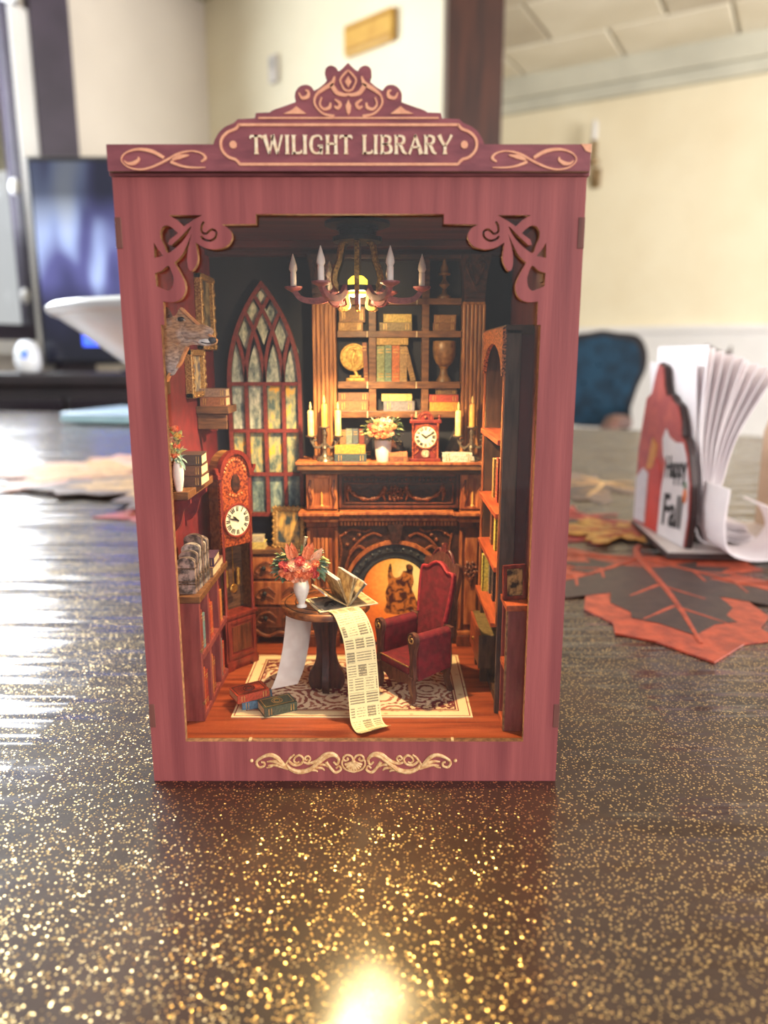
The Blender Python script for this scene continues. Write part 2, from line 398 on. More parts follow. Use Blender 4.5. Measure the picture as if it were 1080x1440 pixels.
u = MRat(CAM[0]+283/1040*.985, CAM[1]+1)
q = mb(); q.M = MR; q.lathe([(.035, 1.36), (.04, 1.38), (.02, 1.4), (.02, 1.5)], u, -.1, 12); q.tube([(u, 0, 1.3), (u, -.06, 1.29), (u, -.1, 1.36)], .012); q.bbox(u-.03, u+.03, -.015, 0, 1.24, 1.36, .006); q.build('bracket', M('dull_bronze', sr(150, 124, 90), rough=.4, metal=.4), sc_, True)
q = mb(); q.M = MR; q.lathe([(.018, 1.5), (.018, 1.6), (.004, 1.62)], u, -.1, 10); q.build('candle', trimw, sc_, True)
u = MRat(CAM[0]+585/1040*.985, CAM[1]+1)
pf = thing('framed_picture', 'dark framed picture with pale mat at right edge of the far wall', 'picture')
q = mb(); q.M = MR; w2, zz0, zz1 = .62, .52, 1.42; u0 = u-.13
for a, b, c, d in ((u0, u0+.07, zz0, zz1), (u0+w2-.07, u0+w2, zz0, zz1), (u0, u0+w2, zz0, zz0+.07), (u0, u0+w2, zz1-.07, zz1)): q.bbox(a, b, -.05, 0, c, d, .012)
q.build('frame', M('olive_gilt', sr(112, 96, 66), sr(70, 58, 40), rough=.4, metal=.3, scale=20), pf)
q = mb(); q.M = MR; q.box(u0+.05, u0+w2-.05, -.02, 0, zz0+.05, zz1-.05); q.build('mat_board', M('pale_mat', sr(200, 190, 160), rough=.8), pf)
q = mb(); q.M = MR; q.box(u0+.16, u0+w2-.16, -.025, -.018, zz0+.18, zz1-.18); q.build('print', M('muted_print', sr(150, 140, 110), sr(90, 96, 80), rough=.8, scale=6), pf)

# ---------------------------------------------------------------- dining table with glitter cover
gl = bpy.data.materials.new('glitter_cloth'); gl.use_nodes = True; t = gl.node_tree; t.nodes.clear()
tcn = nd(t, 'TexCoord'); ge = nd(t, 'NewGeometry')
vo = nd(t, 'TexVoronoi', {'Vector': tcn.outputs['Object'], 'Scale': 860})
sub = nd(t, 'VectorMath', {0: vo.outputs['Color'], 1: (.5, .5, .5)}, operation='SUBTRACT')
scv = nd(t, 'VectorMath', {0: sub.outputs[0], 'Scale': .62}, operation='SCALE')
addv = nd(t, 'VectorMath', {0: ge.outputs['Normal'], 1: scv.outputs[0]}, operation='ADD')
nrm = nd(t, 'VectorMath', {0: addv.outputs[0]}, operation='NORMALIZE')
sep = nd(t, 'SeparateColor', {0: vo.outputs['Color']})
mask = nd(t, 'MapRange', {'Value': sep.outputs[2], 'From Min': .50, 'From Max': .56})
edge = nd(t, 'MapRange', {'Value': vo.outputs['Distance'], 'From Min': .42, 'From Max': .3})
fm = nd(t, 'Math', {0: mask.outputs[0], 1: edge.outputs[0]}, operation='MULTIPLY')
n2 = nd(t, 'TexNoise', {'Vector': tcn.outputs['Object'], 'Scale': 9, 'Detail': 2})
basec = ramp(t, n2.outputs[0], [(.35, sr(40, 22, 14)), (.65, sr(62, 36, 22))])
dif = nd(t, 'BsdfPrincipled', {'Base Color': basec, 'Roughness': .55, 'Specular IOR Level': .2})
fl = nd(t, 'BsdfGlossy', {'Color': (.86, .60, .27, 1), 'Roughness': .32, 'Normal': nrm.outputs[0]})
mix1 = nd(t, 'MixShader', {0: fm.outputs[0], 1: dif.outputs[0], 2: fl.outputs[0]})
# clear wrinkled vinyl on top
sxy = nd(t, 'SeparateXYZ', {0: tcn.outputs['Object']})
ax = nd(t, 'Math', {0: sxy.outputs['X']}, operation='ABSOLUTE')
wm = nd(t, 'MapRange', {'Value': ax.outputs[0], 'From Min': .085, 'From Max': .16})
sgn = nd(t, 'Math', {0: sxy.outputs['X'], 1: 0.0}, operation='GREATER_THAN')
mpR = nd(t, 'Mapping', {0: tcn.outputs['Object'], 'Rotation': (0, 0, R(51)), 'Scale': (.14, 1.1, 1)})
mpL = nd(t, 'Mapping', {0: tcn.outputs['Object'], 'Rotation': (0, 0, R(48)), 'Scale': (.13, 1.0, 1)})
nR = nd(t, 'TexNoise', {'Vector': mpR.outputs[0], 'Scale': 40, 'Detail': 2.5})
nL = nd(t, 'TexNoise', {'Vector': mpL.outputs[0], 'Scale': 30, 'Detail': 2})
mxn = nd(t, 'Mix', {0: sgn.outputs[0], 2: nL.outputs[0], 3: nR.outputs[0]})
nlow = nd(t, 'TexNoise', {'Vector': tcn.outputs['Object'], 'Scale': 22, 'Detail': 1})
h1 = nd(t, 'Math', {0: mxn.outputs[0], 1: wm.outputs[0]}, operation='MULTIPLY')
h2 = nd(t, 'Math', {0: nlow.outputs[0], 1: .12}, operation='MULTIPLY')
hh = nd(t, 'Math', {0: h1.outputs[0], 1: h2.outputs[0]}, operation='ADD')
bp = nd(t, 'Bump', {'Strength': .75, 'Distance': .014, 'Height': hh.outputs[0]})
fr = nd(t, 'Fresnel', {'IOR': 1.5, 'Normal': bp.outputs[0]})
coat = nd(t, 'BsdfGlossy', {'Color': (.95, .96, 1, 1), 'Roughness': .19, 'Normal': bp.outputs[0]})
mix2 = nd(t, 'MixShader', {0: fr.outputs[0], 1: mix1.outputs[0], 2: coat.outputs[0]})
nd(t, 'OutputMaterial', {0: mix2.outputs[0]})
dt = thing('dining_table', 'long dining table under a brown gold-glitter cloth covered with clear wrinkled vinyl', 'table')
top = [(-1.46, 2.38), (-.2, 2.02), (.85, 1.56), (.98, 1.4), (.75, -.75), (-1.5, -.75)]
q = mb(); q.prism(top, -.03, -.004, 'xy'); q.build('table_top', darkw, dt)
q = mb(); q.prism([(x*1.004, y*1.004) for x, y in top], -.0041, 0, 'xy'); q.build('table_cloth', gl, dt)
for x, y in ((-1.3, 2.2), (.75, 1.4), (.6, -.6), (-1.35, -.6)):
    q = mb(); q.lathe([(.05, FZ), (.05, FZ+.1), (.035, FZ+.2), (.05, -.2), (.055, -.03)], x, y, 12); q.build('leg', darkw, dt, True)

# ---------------------------------------------------------------- leaf place mats on the table (metres)
def maple(L, seed=0):
    """five-lobed leaf, base at the origin, tip at (0,-L)"""
    rr = random.Random(seed)
    half = [(0, 0), (.10, .02), (.30, .16), (.27, .06), (.46, .06), (.36, -.03), (.40, -.10), (.27, -.16), (.42, -.26), (.55, -.34), (.60, -.48), (.47, -.46), (.45, -.56), (.33, -.50), (.24, -.46), (.26, -.62), (.20, -.72), (.22, -.82), (.11, -.84), (0, -1.0)]
    pts = half+[(-x, y) for x, y in half[-2:0:-1]]
    return [(x*L*(1+rr.uniform(-.05, .05)), y*L*(1+rr.uniform(-.03, .03))) for x, y in pts]
def leaf_mat(label, loc, rz, L, cols, seed, tilt=(0, 0), wid=1.0):
    t = thing('leaf_mat', label, 'place mat', (loc[0]*1000, loc[1]*1000, loc[2]*1000), rz, None)
    t.rotation_euler = (tilt[0], tilt[1], rz)
    mo, mi, mv = cols
    o = [(x*wid, y) for x, y in maple(L, seed)]; cx, cy = 0, -.42*L
    q = mb(); q.prism(catmull(o, 1, True), 0, .0013, 'xy'); q.build('leaf_border', mo, t)
    inn = [(cx+(x-cx)*.68, cy+(y-cy)*.68) for x, y in o]
    q = mb(); q.prism(catmull(inn, 1, True), .0013, .0017, 'xy'); q.build('leaf_center', mi, t)
    for ex, ey in ((0, -.86), (.40*wid, -.42), (-.40*wid, -.42), (.3*wid, .02), (-.3*wid, .02)):
        q = mb(); q.up = (0, 0, 1); pa = [(0, .0, .0016), (ex*L*.5+.004, ey*L*.52, .0017), (ex*L, ey*L, .0016)]; q.tube(catmull(pa, 5), [.0034-.0002*i for i in range(11)], 6, .3)
        for k in (.4, .65):
            bx, by = ex*L*k, ey*L*k; dx, dy = ex*L*.22, ey*L*.22
            for sgn_ in (1, -1):
                q.tube([(bx, by, .0016), (bx+dx*.7-sgn_*dy*.6, by+dy*.7+sgn_*dx*.6, .0016)], [.0022, .001], 6, .3)
        q.build('vein', mv, t)
    q = mb(); q.up = (0, 0, 1); q.tube([(0, 0, .0012), (.004, L*.12, .0012), (.01, L*.2, .0012)], [.004, .003, .003], 6, .28); q.build('stem', mv, t)
    return t
def thread(n, a, b): return M(n, a, b, rough=.45, scale=90, st=(1, 1, 1), bump=.6, bscale=500, bdist=.0006, sheen=.2)
orng = thread('burnt_orange_thread', sr(172, 70, 42), sr(122, 42, 28)); dkb = thread('dark_brown_felt', sr(60, 42, 36), sr(44, 30, 28))
redt = thread('brick_red_thread', sr(160, 52, 46), sr(112, 32, 34)); tan_t = thread('tan_gold_thread', sr(206, 150, 96), sr(150, 98, 60)); brn_t = thread('brown_thread', sr(104, 80, 66), sr(66, 50, 46))
sal = thread('salmon_thread', sr(206, 140, 116), sr(168, 104, 84)); gld = thread('amber_thread', sr(206, 142, 62), sr(160, 98, 40))
leaf_mat('large dark brown leaf mat with burnt orange border and veins nearest the napkin holder', (.252, .372, .0003), R(-8), .25, (orng, dkb, orng), 1)
leaf_mat('brick red leaf mat behind the red wooden nook at its right side', (.255, .56, .0003), R(-62), .19, (redt, dkb, redt), 2)
leaf_mat('brown leaf mat with tan veins farthest back on the right of the table', (.345, .80, .0003), R(-70), .22, (brn_t, dkb, tan_t), 3)
leaf_mat('amber leaf mat tucked under the left edge of the napkin holder', (.280, .47, .0034), R(-100), .10, (gld, gld, orng), 4)
leaf_mat('burnt orange leaf mat sticking out to the right under the napkins', (.395, .318, .0034), R(52), .2, (orng, dkb, redt), 5)
leaf_mat('salmon leaf mat lying farthest left on the table', (-.36, .90, .0035), R(-95), .33, (sal, tan_t, sal), 6)
leaf_mat('brown leaf mat with tan veins between the salmon and red leaf mats', (-.20, .78, .0067), R(-78), .3, (brn_t, tan_t, brn_t), 7)
leaf_mat('bright red leaf mat against the left side of the red wooden nook', (-.12, .63, .0004), R(-70), .22, (redt, redt, tan_t), 8)
leaf_mat('tan leaf mat lying behind the salmon leaf mat on the left', (-.28, 1.10, .0003), R(-80), .26, (tan_t, brn_t, tan_t), 9)

# ---------------------------------------------------------------- napkin holder
nh = thing('napkin_holder', 'wooden autumn napkin holder with red printed end panel and white sign shape', 'napkin holder', (0, 0, 0))
wood_d = M('holder_edge', sr(70, 46, 42), sr(50, 32, 32), rough=.5, scale=40); pale_w = M('holder_pale_face', sr(226, 212, 206), sr(212, 196, 190), rough=.5, scale=30)
q = mb(); q.prism([(.2885, .505), (.2755, .362), (.420, .352), (.432, .495)], .0036, .0088, 'xy'); q.build('base', [wood_d], nh)
q = mb(); q.prism([(.2895, .503), (.2765, .3635), (.419, .3535), (.431, .493)], .0088, .0092, 'xy'); q.build('base_face', pale_w, nh)
# end panel: local u along the panel from far (0) to near (.12), v up
PM = Matrix.Translation((.2885, .4975, .0092)) @ Matrix.Rotation(math.atan2(.385-.4975, .2965-.2885), 4, 'Z')
out = [(0, 0), (.122, 0), (.127, .03), (.124, .06), (.114, .088), (.106, .100), (.097, .104), (.094, .118), (.086, .132), (.074, .136), (.066, .142), (.058, .140), (.052, .150), (.046, .168), (.036, .172), (.030, .160), (.024, .142), (.012, .136), (.006, .11), (0, .08)]
redp = M('barn_red_print', sr(190, 84, 70), sr(160, 60, 56), rough=.5, scale=60); red2 = M('bright_red_print', sr(206, 62, 44), sr(186, 50, 40), rough=.5, scale=60)
def panel_piece(name, pts, d0, d1, m, par=None):
    q = mb(); q.M = PM; q.prism(pts, d0, d1, 'xz'); return q.build(name, m, par or nh)
panel_piece('end_panel', out, .001, .007, wood_d)
panel_piece('panel_print', [(.003+(u-.06)*.97+.057, v*.985+.001) for u, v in out], -.0006, .001, redp)
panel_piece('white_sign', [(.064, .001), (.120, .001), (.124, .03), (.121, .06), (.111, .087), (.103, .098), (.088, .097), (.074, .101), (.066, .108), (.060, .098), (.064, .082), (.072, .075), (.066, .05)], -.0018, -.0006, M('white_sign_print', sr(226, 218, 218), sr(214, 206, 208), rough=.5, scale=40))
panel_piece('white_fence', [(.003, .004), (.03, .004), (.031, .058), (.018, .062), (.003, .05)], -.0014, -.0006, M('white_fence_print', sr(214, 208, 214), rough=.5))
panel_piece('red_stripe', [(.034, .002), (.062, .002), (.064, .05), (.058, .072), (.046, .078), (.036, .06)], -.0014, -.0006, red2)
panel_piece('orange_wedge', [(.026, .062), (.046, .066), (.048, .09), (.036, .096)], -.0014, -.0006, M('amber_print', sr(214, 140, 60), rough=.5))
def text_mesh(body, size, name, mat, parent, mtx, th=.0004, shear=0):
    cu = bpy.data.curves.new(name, 'FONT'); cu.body = body; cu.size = size; cu.extrude = th/2; cu.offset = size*.022; cu.shear = shear; cu.align_x = 'CENTER'; cu.resolution_u = 3
    tt = bpy.data.objects.new(name, cu); me = bpy.data.meshes.new_from_object(tt); bpy.data.objects.remove(tt); bpy.data.curves.remove(cu)
    me.transform(mtx); me.materials.clear(); me.materials.append(mat); o = bpy.data.objects.new(name, me); C.objects.link(o); o.parent = parent; return o
TX = PM @ Matrix.Rotation(R(90), 4, 'X')
text_mesh('Happy', .030, 'lettering', ink, nh, PM @ Matrix.Translation((.0945, -.0021, .064)) @ Matrix.Rotation(R(90), 4, 'X') @ Matrix.Rotation(R(8), 4, 'Z') @ Matrix.Scale(.56, 4, (1, 0, 0)), shear=.2)
text_mesh('Fall', .044, 'lettering', ink, nh, PM @ Matrix.Translation((.093, -.0021, .016)) @ Matrix.Rotation(R(90), 4, 'X') @ Matrix.Rotation(R(5), 4, 'Z') @ Matrix.Scale(.72, 4, (1, 0, 0)), shear=.2)
q = mb(); q.M = PM; q.ball((.1165, -.002, .050), (.0045, .0006, .0075)); q.build('pumpkin_print', M('pumpkin_orange', sr(226, 130, 70), sr(190, 90, 50), rough=.5, scale=200), nh)
q = mb(); q.M = PM; q.ball((.1155, -.002, .0595), (.0028, .0006, .004)); q.build('leaf_print', leafd, nh)
tanp = M('holder_tan_inside', sr(196, 166, 138), sr(180, 150, 122), rough=.6, scale=30)
q = mb(); q.M = Matrix.Translation((.130, -.008, 0)) @ PM; q.prism([(0, 0), (.125, 0), (.128, .05), (.122, .115), (.1, .14), (.05, .16), (.02, .14), (0, .1)], .0, .006, 'xz'); q.build('end_panel', [tanp], nh)

# ---------------------------------------------------------------- napkins: each a bent sheet standing between the panels
napm = M('white_napkin', sr(246, 238, 238), sr(238, 228, 230), rough=.9, scale=40, bump=.2, bdist=.001)
def napkin(prof, y0, y1, th, label, slant=0.0):
    P = catmull(prof, 7); n = len(P); q = mb(); rows = 6; vs = []; fs = []
    for i, (x, z) in enumerate(P):
        du = P[min(i+1, n-1)][0]-P[max(i-1, 0)][0]; dv = P[min(i+1, n-1)][1]-P[max(i-1, 0)][1]; L = math.hypot(du, dv) or 1
        nx, nz = -dv/L*th/2, du/L*th/2
        for sgn_ in (1, -1):
            for r in range(rows):
                f = r/(rows-1); y = y0+(y1-y0)*f; xx = x+sgn_*nx+slant*f*(i/n)+.0005*math.sin(f*6+i*.3); vs.append((xx, y, max(z+sgn_*nz, .0094)))
    k = rows*2
    for i in range(n-1):
        for s_ in (0, rows):
            for r in range(rows-1):
                a = i*k+s_+r; fs.append((a, a+1, a+1+k, a+k))
        for r in (0, rows-1): fs.append((i*k+r, i*k+k+r, i*k+k+rows+r, i*k+rows+r))
    for i in (0, n-1):
        for r in range(rows-1): fs.append((i*k+r, i*k+r+1, i*k+rows+r+1, i*k+rows+r))
    q.add(vs, fs); o = q.build('napkin', napm, None, True)
    return tag(o, label, 'napkin', 'white napkins in the holder')
napkin([(.330, .0105), (.317, .0145), (.3098, .040), (.3076, .080), (.3050, .12), (.3005, .181)], .392, .512, .0011, 'white napkin leaning away to the left beside the printed panel', -.0)
ord_ = ['second', 'third', 'fourth', 'fifth', 'sixth', 'seventh', 'eighth', 'ninth', 'tenth', 'eleventh']
for k in range(9):
    f = k/8
    tx, tz = .3055+.066*f, .197-.022*f
    prof = [(.372-.002*k, .0105+.0023*k), (.345-.001*k, .0135+.0024*k), (.322+.0006*k, .024+.0026*k), (.3115+.0018*k, .046+.002*k), (.3105+.0023*k, .072), (.306+.0035*k+.006*f, .115), (tx, tz)]
    prof = [(x+.002, z) for x, z in prof]
    napkin(prof, .386+.0022*((k*7) % 4), .51, .0012, ord_[k]+' white napkin from the printed panel in the fanned bunch')
napkin([(.3125, .074), (.3105, .044), (.3165, .020), (.334, .0112), (.358, .013), (.374, .030), (.366, .050), (.350, .058)], .330, .3815, .0016, 'white napkin rolled over at the bottom front of the holder')

# ---------------------------------------------------------------- bowl, case, chairs, television and console behind
bw = thing('pedestal_bowl', 'wide white pedestal bowl standing on the table behind the wooden nook', 'bowl', (-160, 760, 10)); bw.scale = (1, 1, .82)
wg = M('white_glaze', sr(226, 228, 232), sr(216, 218, 224), rough=.2, scale=6)
MB(1).lathe([(.11, 0), (.11, .01), (.05, .03), (.03, .06), (.03, .13), (.06, .145), (.16, .185), (.235, .255), (.262, .278), (.268, .286), (.262, .290), (.235, .280), (.15, .205), (.05, .17), (.001, .165)], 0, 0, 48).build('bowl_body', wg, bw, True)
MB(1).lathe([(.262, .276), (.270, .281), (.272, .288), (.266, .294), (.258, .291)], 0, 0, 48).build('rim', wg, bw, True)
cs = thing('laptop', 'closed pale teal laptop lying flat on the far left of the table', 'laptop', (-640, 1900, 0), R(-14))
tl_ = M('pale_teal_metal', sr(170, 200, 206), sr(150, 184, 192), rough=.3, scale=6)
MB(1).bbox(-.24, .42, -.15, .15, .006, .022, .006).build('lower_case', tl_, cs)
MB(1).bbox(-.24, .42, -.15, .15, .024, .034, .006).build('lid', M('pale_blue_lid', sr(190, 210, 226), sr(176, 198, 218), rough=.25, scale=6), cs)
MB(1).box(-.2, .38, -.12, .12, 0, .006).box(-.1, .3, .148, .152, .01, .03).build('feet', blackw, cs)
bl = M('teal_blue_velvet', sr(24, 62, 88), sr(14, 40, 60), rough=.8, scale=14, sheen=.3); blw = M('black_chair_wood', sr(34, 26, 28), rough=.4)
def dining_chair(label, loc, rz, fab, wd, top, w_):
    t = thing('dining_chair', label, 'chair', (loc[0]*1000, loc[1]*1000, FZ*1000), rz)
    z = top-FZ
    prof = [(-.30*w_, .56), (-.34*w_, .66), (-.40*w_, .78), (-.47*w_, .88), (-.46*w_, .98), (-.36*w_, z-.03), (-.14*w_, z-.012), (0, z)]
    pr = prof+[(-a, b) for a, b in prof[-2::-1]]
    q = MB(1); q.prism(catmull(pr, 4, True), .2, .25, 'xz'); q.build('back_frame', wd, t)
    q = MB(1); q.prism(catmull([(a*.86, .56+(b-.56)*.92+.01) for a, b in pr], 4, True), .17, .2, 'xz'); q.build('backrest', fab, t)
    for (bx, bz) in ((-.15, .8), (.15, .8), (0, .9), (0, .7)):
        MB(1).ball((bx*w_, .168, bz), (.012, .008, .012)).build('button', fab, t, True)
    MB(1).bbox(-.27, .27, -.3, .22, .40, .52, .04).build('seat', fab, t)
    MB(1).bbox(-.28, .28, -.31, .23, .34, .40, .01).build('seat_frame', wd, t)
    for sx in (-1, 1):
        q = MB(1); q.tube([(sx*.3, .2, .66), (sx*.32, -.05, .68), (sx*.32, -.2, .66), (sx*.3, -.24, .5)], [.035]*4); q.build('armrest', fab, t, True)
        for sy in (-.27, .2):
            q = MB(1); q.tube([(sx*.25, sy, .36), (sx*.27, sy*1.04, .2), (sx*.26, sy*1.1, 0)], [.035, .026, .018]); q.build('leg', wd, t, True)
    return t
dining_chair('blue tufted velvet chair with dark curved frame beyond the table end', (1.17, 3.75), R(-18), bl, blw, .335, .52)
dining_chair('brown wooden-backed chair beyond the table behind the napkins', (1.245, 2.6), R(-24), M('brown_leather', sr(96, 60, 52), sr(78, 48, 44), rough=.5, scale=12), darkw, .235, .2)

cn = thing('media_console', 'long black console under the television at the left wall', 'console', (-1000, 2660, FZ*1000), R(0))
MB(1).bbox(-.75, .9, -.13, .13, .1, .83, .012).build('body', blackw, cn)
MB(1).bbox(-.78, .93, -.15, .15, .83, .88, .01).build('top_board', blackw, cn)
for k in range(3):
    d = MB(1).bbox(-.72+k*.54, -.72+k*.54+.52, -.142, -.128, .14, .79, .006).build('door', M('black_gloss_door', sr(30, 22, 30), rough=.25), cn)
    MB(1).tube([(-.72+k*.54+.46, -.147, .45), (-.72+k*.54+.46, -.15, .55)], .008).build('handle', brass, d)
for x in (-.7, .85): MB(1).box(x-.03, x+.03, -.11, .11, 0, .1).build('foot', blackw, cn)
tv = thing('television', 'large black flat television on the console, blurred blue reflections painted on its screen', 'television', (-1010, 2680, 130), R(0))
MB(1).bbox(-.315, .95, -.02, .03, .03, .79, .01).build('bezel', M('tv_black', sr(20, 18, 28), rough=.3), tv)
tvs = bpy.data.materials.new('tv_painted_reflection'); tvs.use_nodes = True; t = tvs.node_tree; b = t.nodes['Principled BSDF']  # blurred window reflections painted into the screen as emission
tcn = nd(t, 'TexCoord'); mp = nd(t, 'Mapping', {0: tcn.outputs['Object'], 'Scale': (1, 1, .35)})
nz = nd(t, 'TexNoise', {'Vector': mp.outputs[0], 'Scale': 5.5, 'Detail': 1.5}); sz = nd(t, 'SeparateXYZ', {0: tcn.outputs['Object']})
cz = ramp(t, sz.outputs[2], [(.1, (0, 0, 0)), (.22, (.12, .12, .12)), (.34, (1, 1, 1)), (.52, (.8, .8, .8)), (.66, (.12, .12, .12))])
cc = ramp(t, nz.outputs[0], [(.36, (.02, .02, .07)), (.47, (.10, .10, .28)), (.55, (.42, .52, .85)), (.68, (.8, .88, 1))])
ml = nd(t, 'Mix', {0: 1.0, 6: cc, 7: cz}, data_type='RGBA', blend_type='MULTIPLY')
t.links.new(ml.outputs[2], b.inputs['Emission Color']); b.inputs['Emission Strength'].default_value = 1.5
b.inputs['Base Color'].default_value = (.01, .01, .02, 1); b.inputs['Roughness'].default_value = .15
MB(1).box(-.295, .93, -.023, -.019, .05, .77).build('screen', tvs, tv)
MB(1).bbox(.0, .6, -.06, .1, 0, .012, .004).box(.25, .35, 0, .03, .01, .05).build('stand', blackw, tv)
gl2 = M('blue_glow', (.02, .05, .6), emit=(.05, .12, 1), es=2.2)
MB(1).bbox(-.15, .12, -.025, -.0228, .10, .17, .001).build('screen_glow_patch', gl2, tv)  # glowing blue patch added over the lower screen
dv = thing('home_camera', 'small white egg-shaped camera with blue lens on the console', 'camera', (-1335, 2560, 130))
MB(1).lathe([(.03, 0), (.042, .01), (.048, .045), (.044, .085), (.028, .112), (.004, .12)], 0, 0, 20).build('body', wg, dv, True)
MB(1).ball((.008, -.045, .07), (.016, .01, .016)).build('lens', gl2, dv, True)

# ================================================================ THE WOODEN BOOK NOOK (mm; front face y=0, table z=0)
nook = thing('book_nook', 'tall red wooden miniature library box with cut-out front and TWILIGHT LIBRARY sign', 'book nook')
mir = lambda L: [(-x, y) for x, y in L]
main = catmull([(-73.2, 207.5), (-70.3, 207.2), (-67.8, 207.7), (-65.6, 209.3), (-64.4, 212.3), (-64.8, 215.3), (-66.6, 219.2), (-68.2, 222)], 4)+catmull([(-68.2, 222), (-65.3, 224.6), (-63.4, 227.7), (-60.8, 232.8)], 4)+catmull([(-60.8, 232.8), (-62.2, 228.4), (-63.1, 224.1), (-62.9, 220.2), (-61.6, 218.9), (-59.7, 221.2), (-59, 223.6), (-59.2, 226.5), (-59.5, 229.4)], 4)+catmull([(-59.5, 229.4), (-56, 227.5), (-52, 226.9), (-47.9, 228), (-45.7, 230.4), (-45.5, 232.8), (-47.1, 234.9), (-49.3, 236.0)], 4)
left = [(-74.8, 19.3), (-74.8, 198.6), (-73.4, 198.6), (-73.4, 207.3)]+main+[(-36, 236.2), (-36, 239.8)]
opening = left+mir(left)[::-1]
hA = [(-69.3, 239.4), (-56.5, 239.4), (-60.6, 237.3), (-63.7, 235.3), (-66.1, 237.6)]
hB = catmull([(-73, 233.3), (-71.8, 235.2), (-69.8, 235.6), (-67.8, 234.5), (-66.1, 232.8)], 4)+[(-69.6, 230.4), (-70.1, 228.7), (-68.9, 228.4)]+catmull([(-64.9, 231.8), (-60.9, 235.4), (-62.9, 231.8), (-66.1, 228.4), (-70.4, 225.6), (-71.7, 228.4), (-72.9, 230.9)], 4)
hC = [(-75.6, 229.4), (-74.1, 226.8), (-72.1, 224.5), (-75.8, 223.8)]
hD = catmull([(-75.9, 218.2), (-73.3, 219), (-70.6, 220.9), (-69.3, 218.2), (-68.8, 215.8), (-69.5, 212.8), (-71, 211.6), (-72.7, 212.1), (-75.7, 213.3)], 3)
sl = catmull([(-55.9, 237.0), (-56.8, 235.7), (-57, 233.5), (-55.5, 232.6), (-54.2, 233.5), (-52.9, 234.2), (-51.4, 233.3), (-51.8, 231.3), (-53.9, 230.1), (-56.2, 230.6), (-57.4, 231.8)], 4)
def offs(P, ws):
    a = []; b = []; n = len(P)
    for i, (x, y) in enumerate(P):
        dx = P[min(i+1, n-1)][0]-P[max(i-1, 0)][0]; dy = P[min(i+1, n-1)][1]-P[max(i-1, 0)][1]; L = math.hypot(dx, dy) or 1
        a.append((x-dy/L*ws/2, y+dx/L*ws/2)); b.append((x+dy/L*ws/2, y-dx/L*ws/2))
    return a+b[::-1]
hE = offs(sl, .85)
holes = []
for h in (hA, hB, hC, hD, hE): holes += [h, mir(h)]
plate('front_frame', [(-90, 0), (90, 0), (90, 253), (-90, 253)], [opening]+holes, 0, 3, (mauve, ply), nook)
for x0, x1, z0, z1 in ((-90.2, -87.6, 227.2, 238.6), (87.6, 90.2, 227.2, 238.6), (-90.2, -87.6, 26.2, 37.2), (87.6, 90.2, 26.2, 37.2)):
    MB().bbox(x0, x1, -.25, 2, z0, z1, .2).build('joint_tab', M('tab_wood', sr(120, 70, 60), sr(96, 52, 46), rough=.65, scale=400, st=(1, 1, .1)), nook)
for x in (-47, 43):                                                # little pale glue nibs left in the cut edge of the opening
    MB().box(x, x+1.1, .2, 2.8, 19.0, 19.9).build('nib', M('raw_wood', sr(226, 184, 128), rough=.7), nook)
# shell
def shell(name, x0, x1, y0, y1, z0, z1, m, e=.25): return MB().bbox(x0, x1, y0, y1, z0, z1, e).build(name, m, nook)
shell('side_panel', -89.5, -86.5, 3, 140, 0, 253, mauve); shell('side_panel', 86.5, 89.5, 3, 140, 0, 253, mauve)
shell('inner_side', -86.5, -85, 4.6, 136, 17.5, 247, redwall); shell('inner_side', 85, 86.5, 4.6, 136, 17.5, 247, maroon)
shell('back_panel', -86.5, 86.5, 137, 140, 0, 253, mauve)
shell('back_lining', -85, 85, 134.5, 137, 17.5, 247, navy)
shell('base_panel', -86.5, 86.5, 3, 137, 0.0, 14.3, mauve)
shell('floor_board', -86.5, 86.5, 3.0, 134.5, 14.4, 17.5, [redfloor])
MB().box(-74.5, 74.5, 3.05, 4.6, 17.0, 18.6).build('floor_edge', ply_dark, nook)
shell('ceiling_board', -86.5, 86.5, 3, 134.5, 247, 249.5, ceil_m)
shell('roof_board', -91, 91, -.2, 141, 253.3, 255.6, mauve_dark)
for z0, z1, d in ((241, 247, 10), (243.5, 247, 22)):               # stepped cornice under the ceiling at the back
    MB().bbox(-85, 85, 134.5-d, 134.5, z0, z1, .5).build('cornice', ceil_m, nook)
MB().box(-86, 86, 3.2, 4.2, 14.6, 246.8).build('clear_pane', glassm, nook)
# sign cap
sg = [(-90.3, 254.4), (-90.3, 263.7), (-50.4, 263.7)]+catmull([(-50.4, 263.7), (-49.6, 265.6), (-47.9, 268), (-45.5, 269.8), (-42.6, 271), (-41.0, 272.3)], 4)+[(-34.7, 272.6), (-34.2, 274.4), (-29.1, 274.6)]+catmull([(-29.1, 274.6), (-27.7, 275.4), (-23, 276.9), (-19.4, 278.1)], 3)+catmull([(-19.4, 278.1), (-19.7, 280.3), (-19.1, 282), (-17.6, 283.4), (-15.5, 283.9), (-13.7, 283.3), (-12.6, 281.9)], 4)+catmull([(-12.6, 281.9), (-11, 282.7), (-9.1, 284), (-7.7, 285.3)], 3)+catmull([(-7.7, 285.3), (-8.5, 287.3), (-8.1, 289.4), (-6.3, 290.3), (-4.4, 289.6), (-3.6, 288.4)], 4)+catmull([(-3.6, 288.4), (-2.2, 289.2), (-.1, 291.2)], 3)
plate('sign_board', sg+mir(sg)[-2::-1], [], -3, 0, (mauve_dark, ply_dark), nook)
MB().prism([(86.2, 263.75), (90.35, 263.75), (90.35, 260.6), (88.2, 261.4), (87.4, 262.6)], -3.3, -2.95).build('worn_corner', peach, nook)
Y0, Y1 = -3.4, -2.95
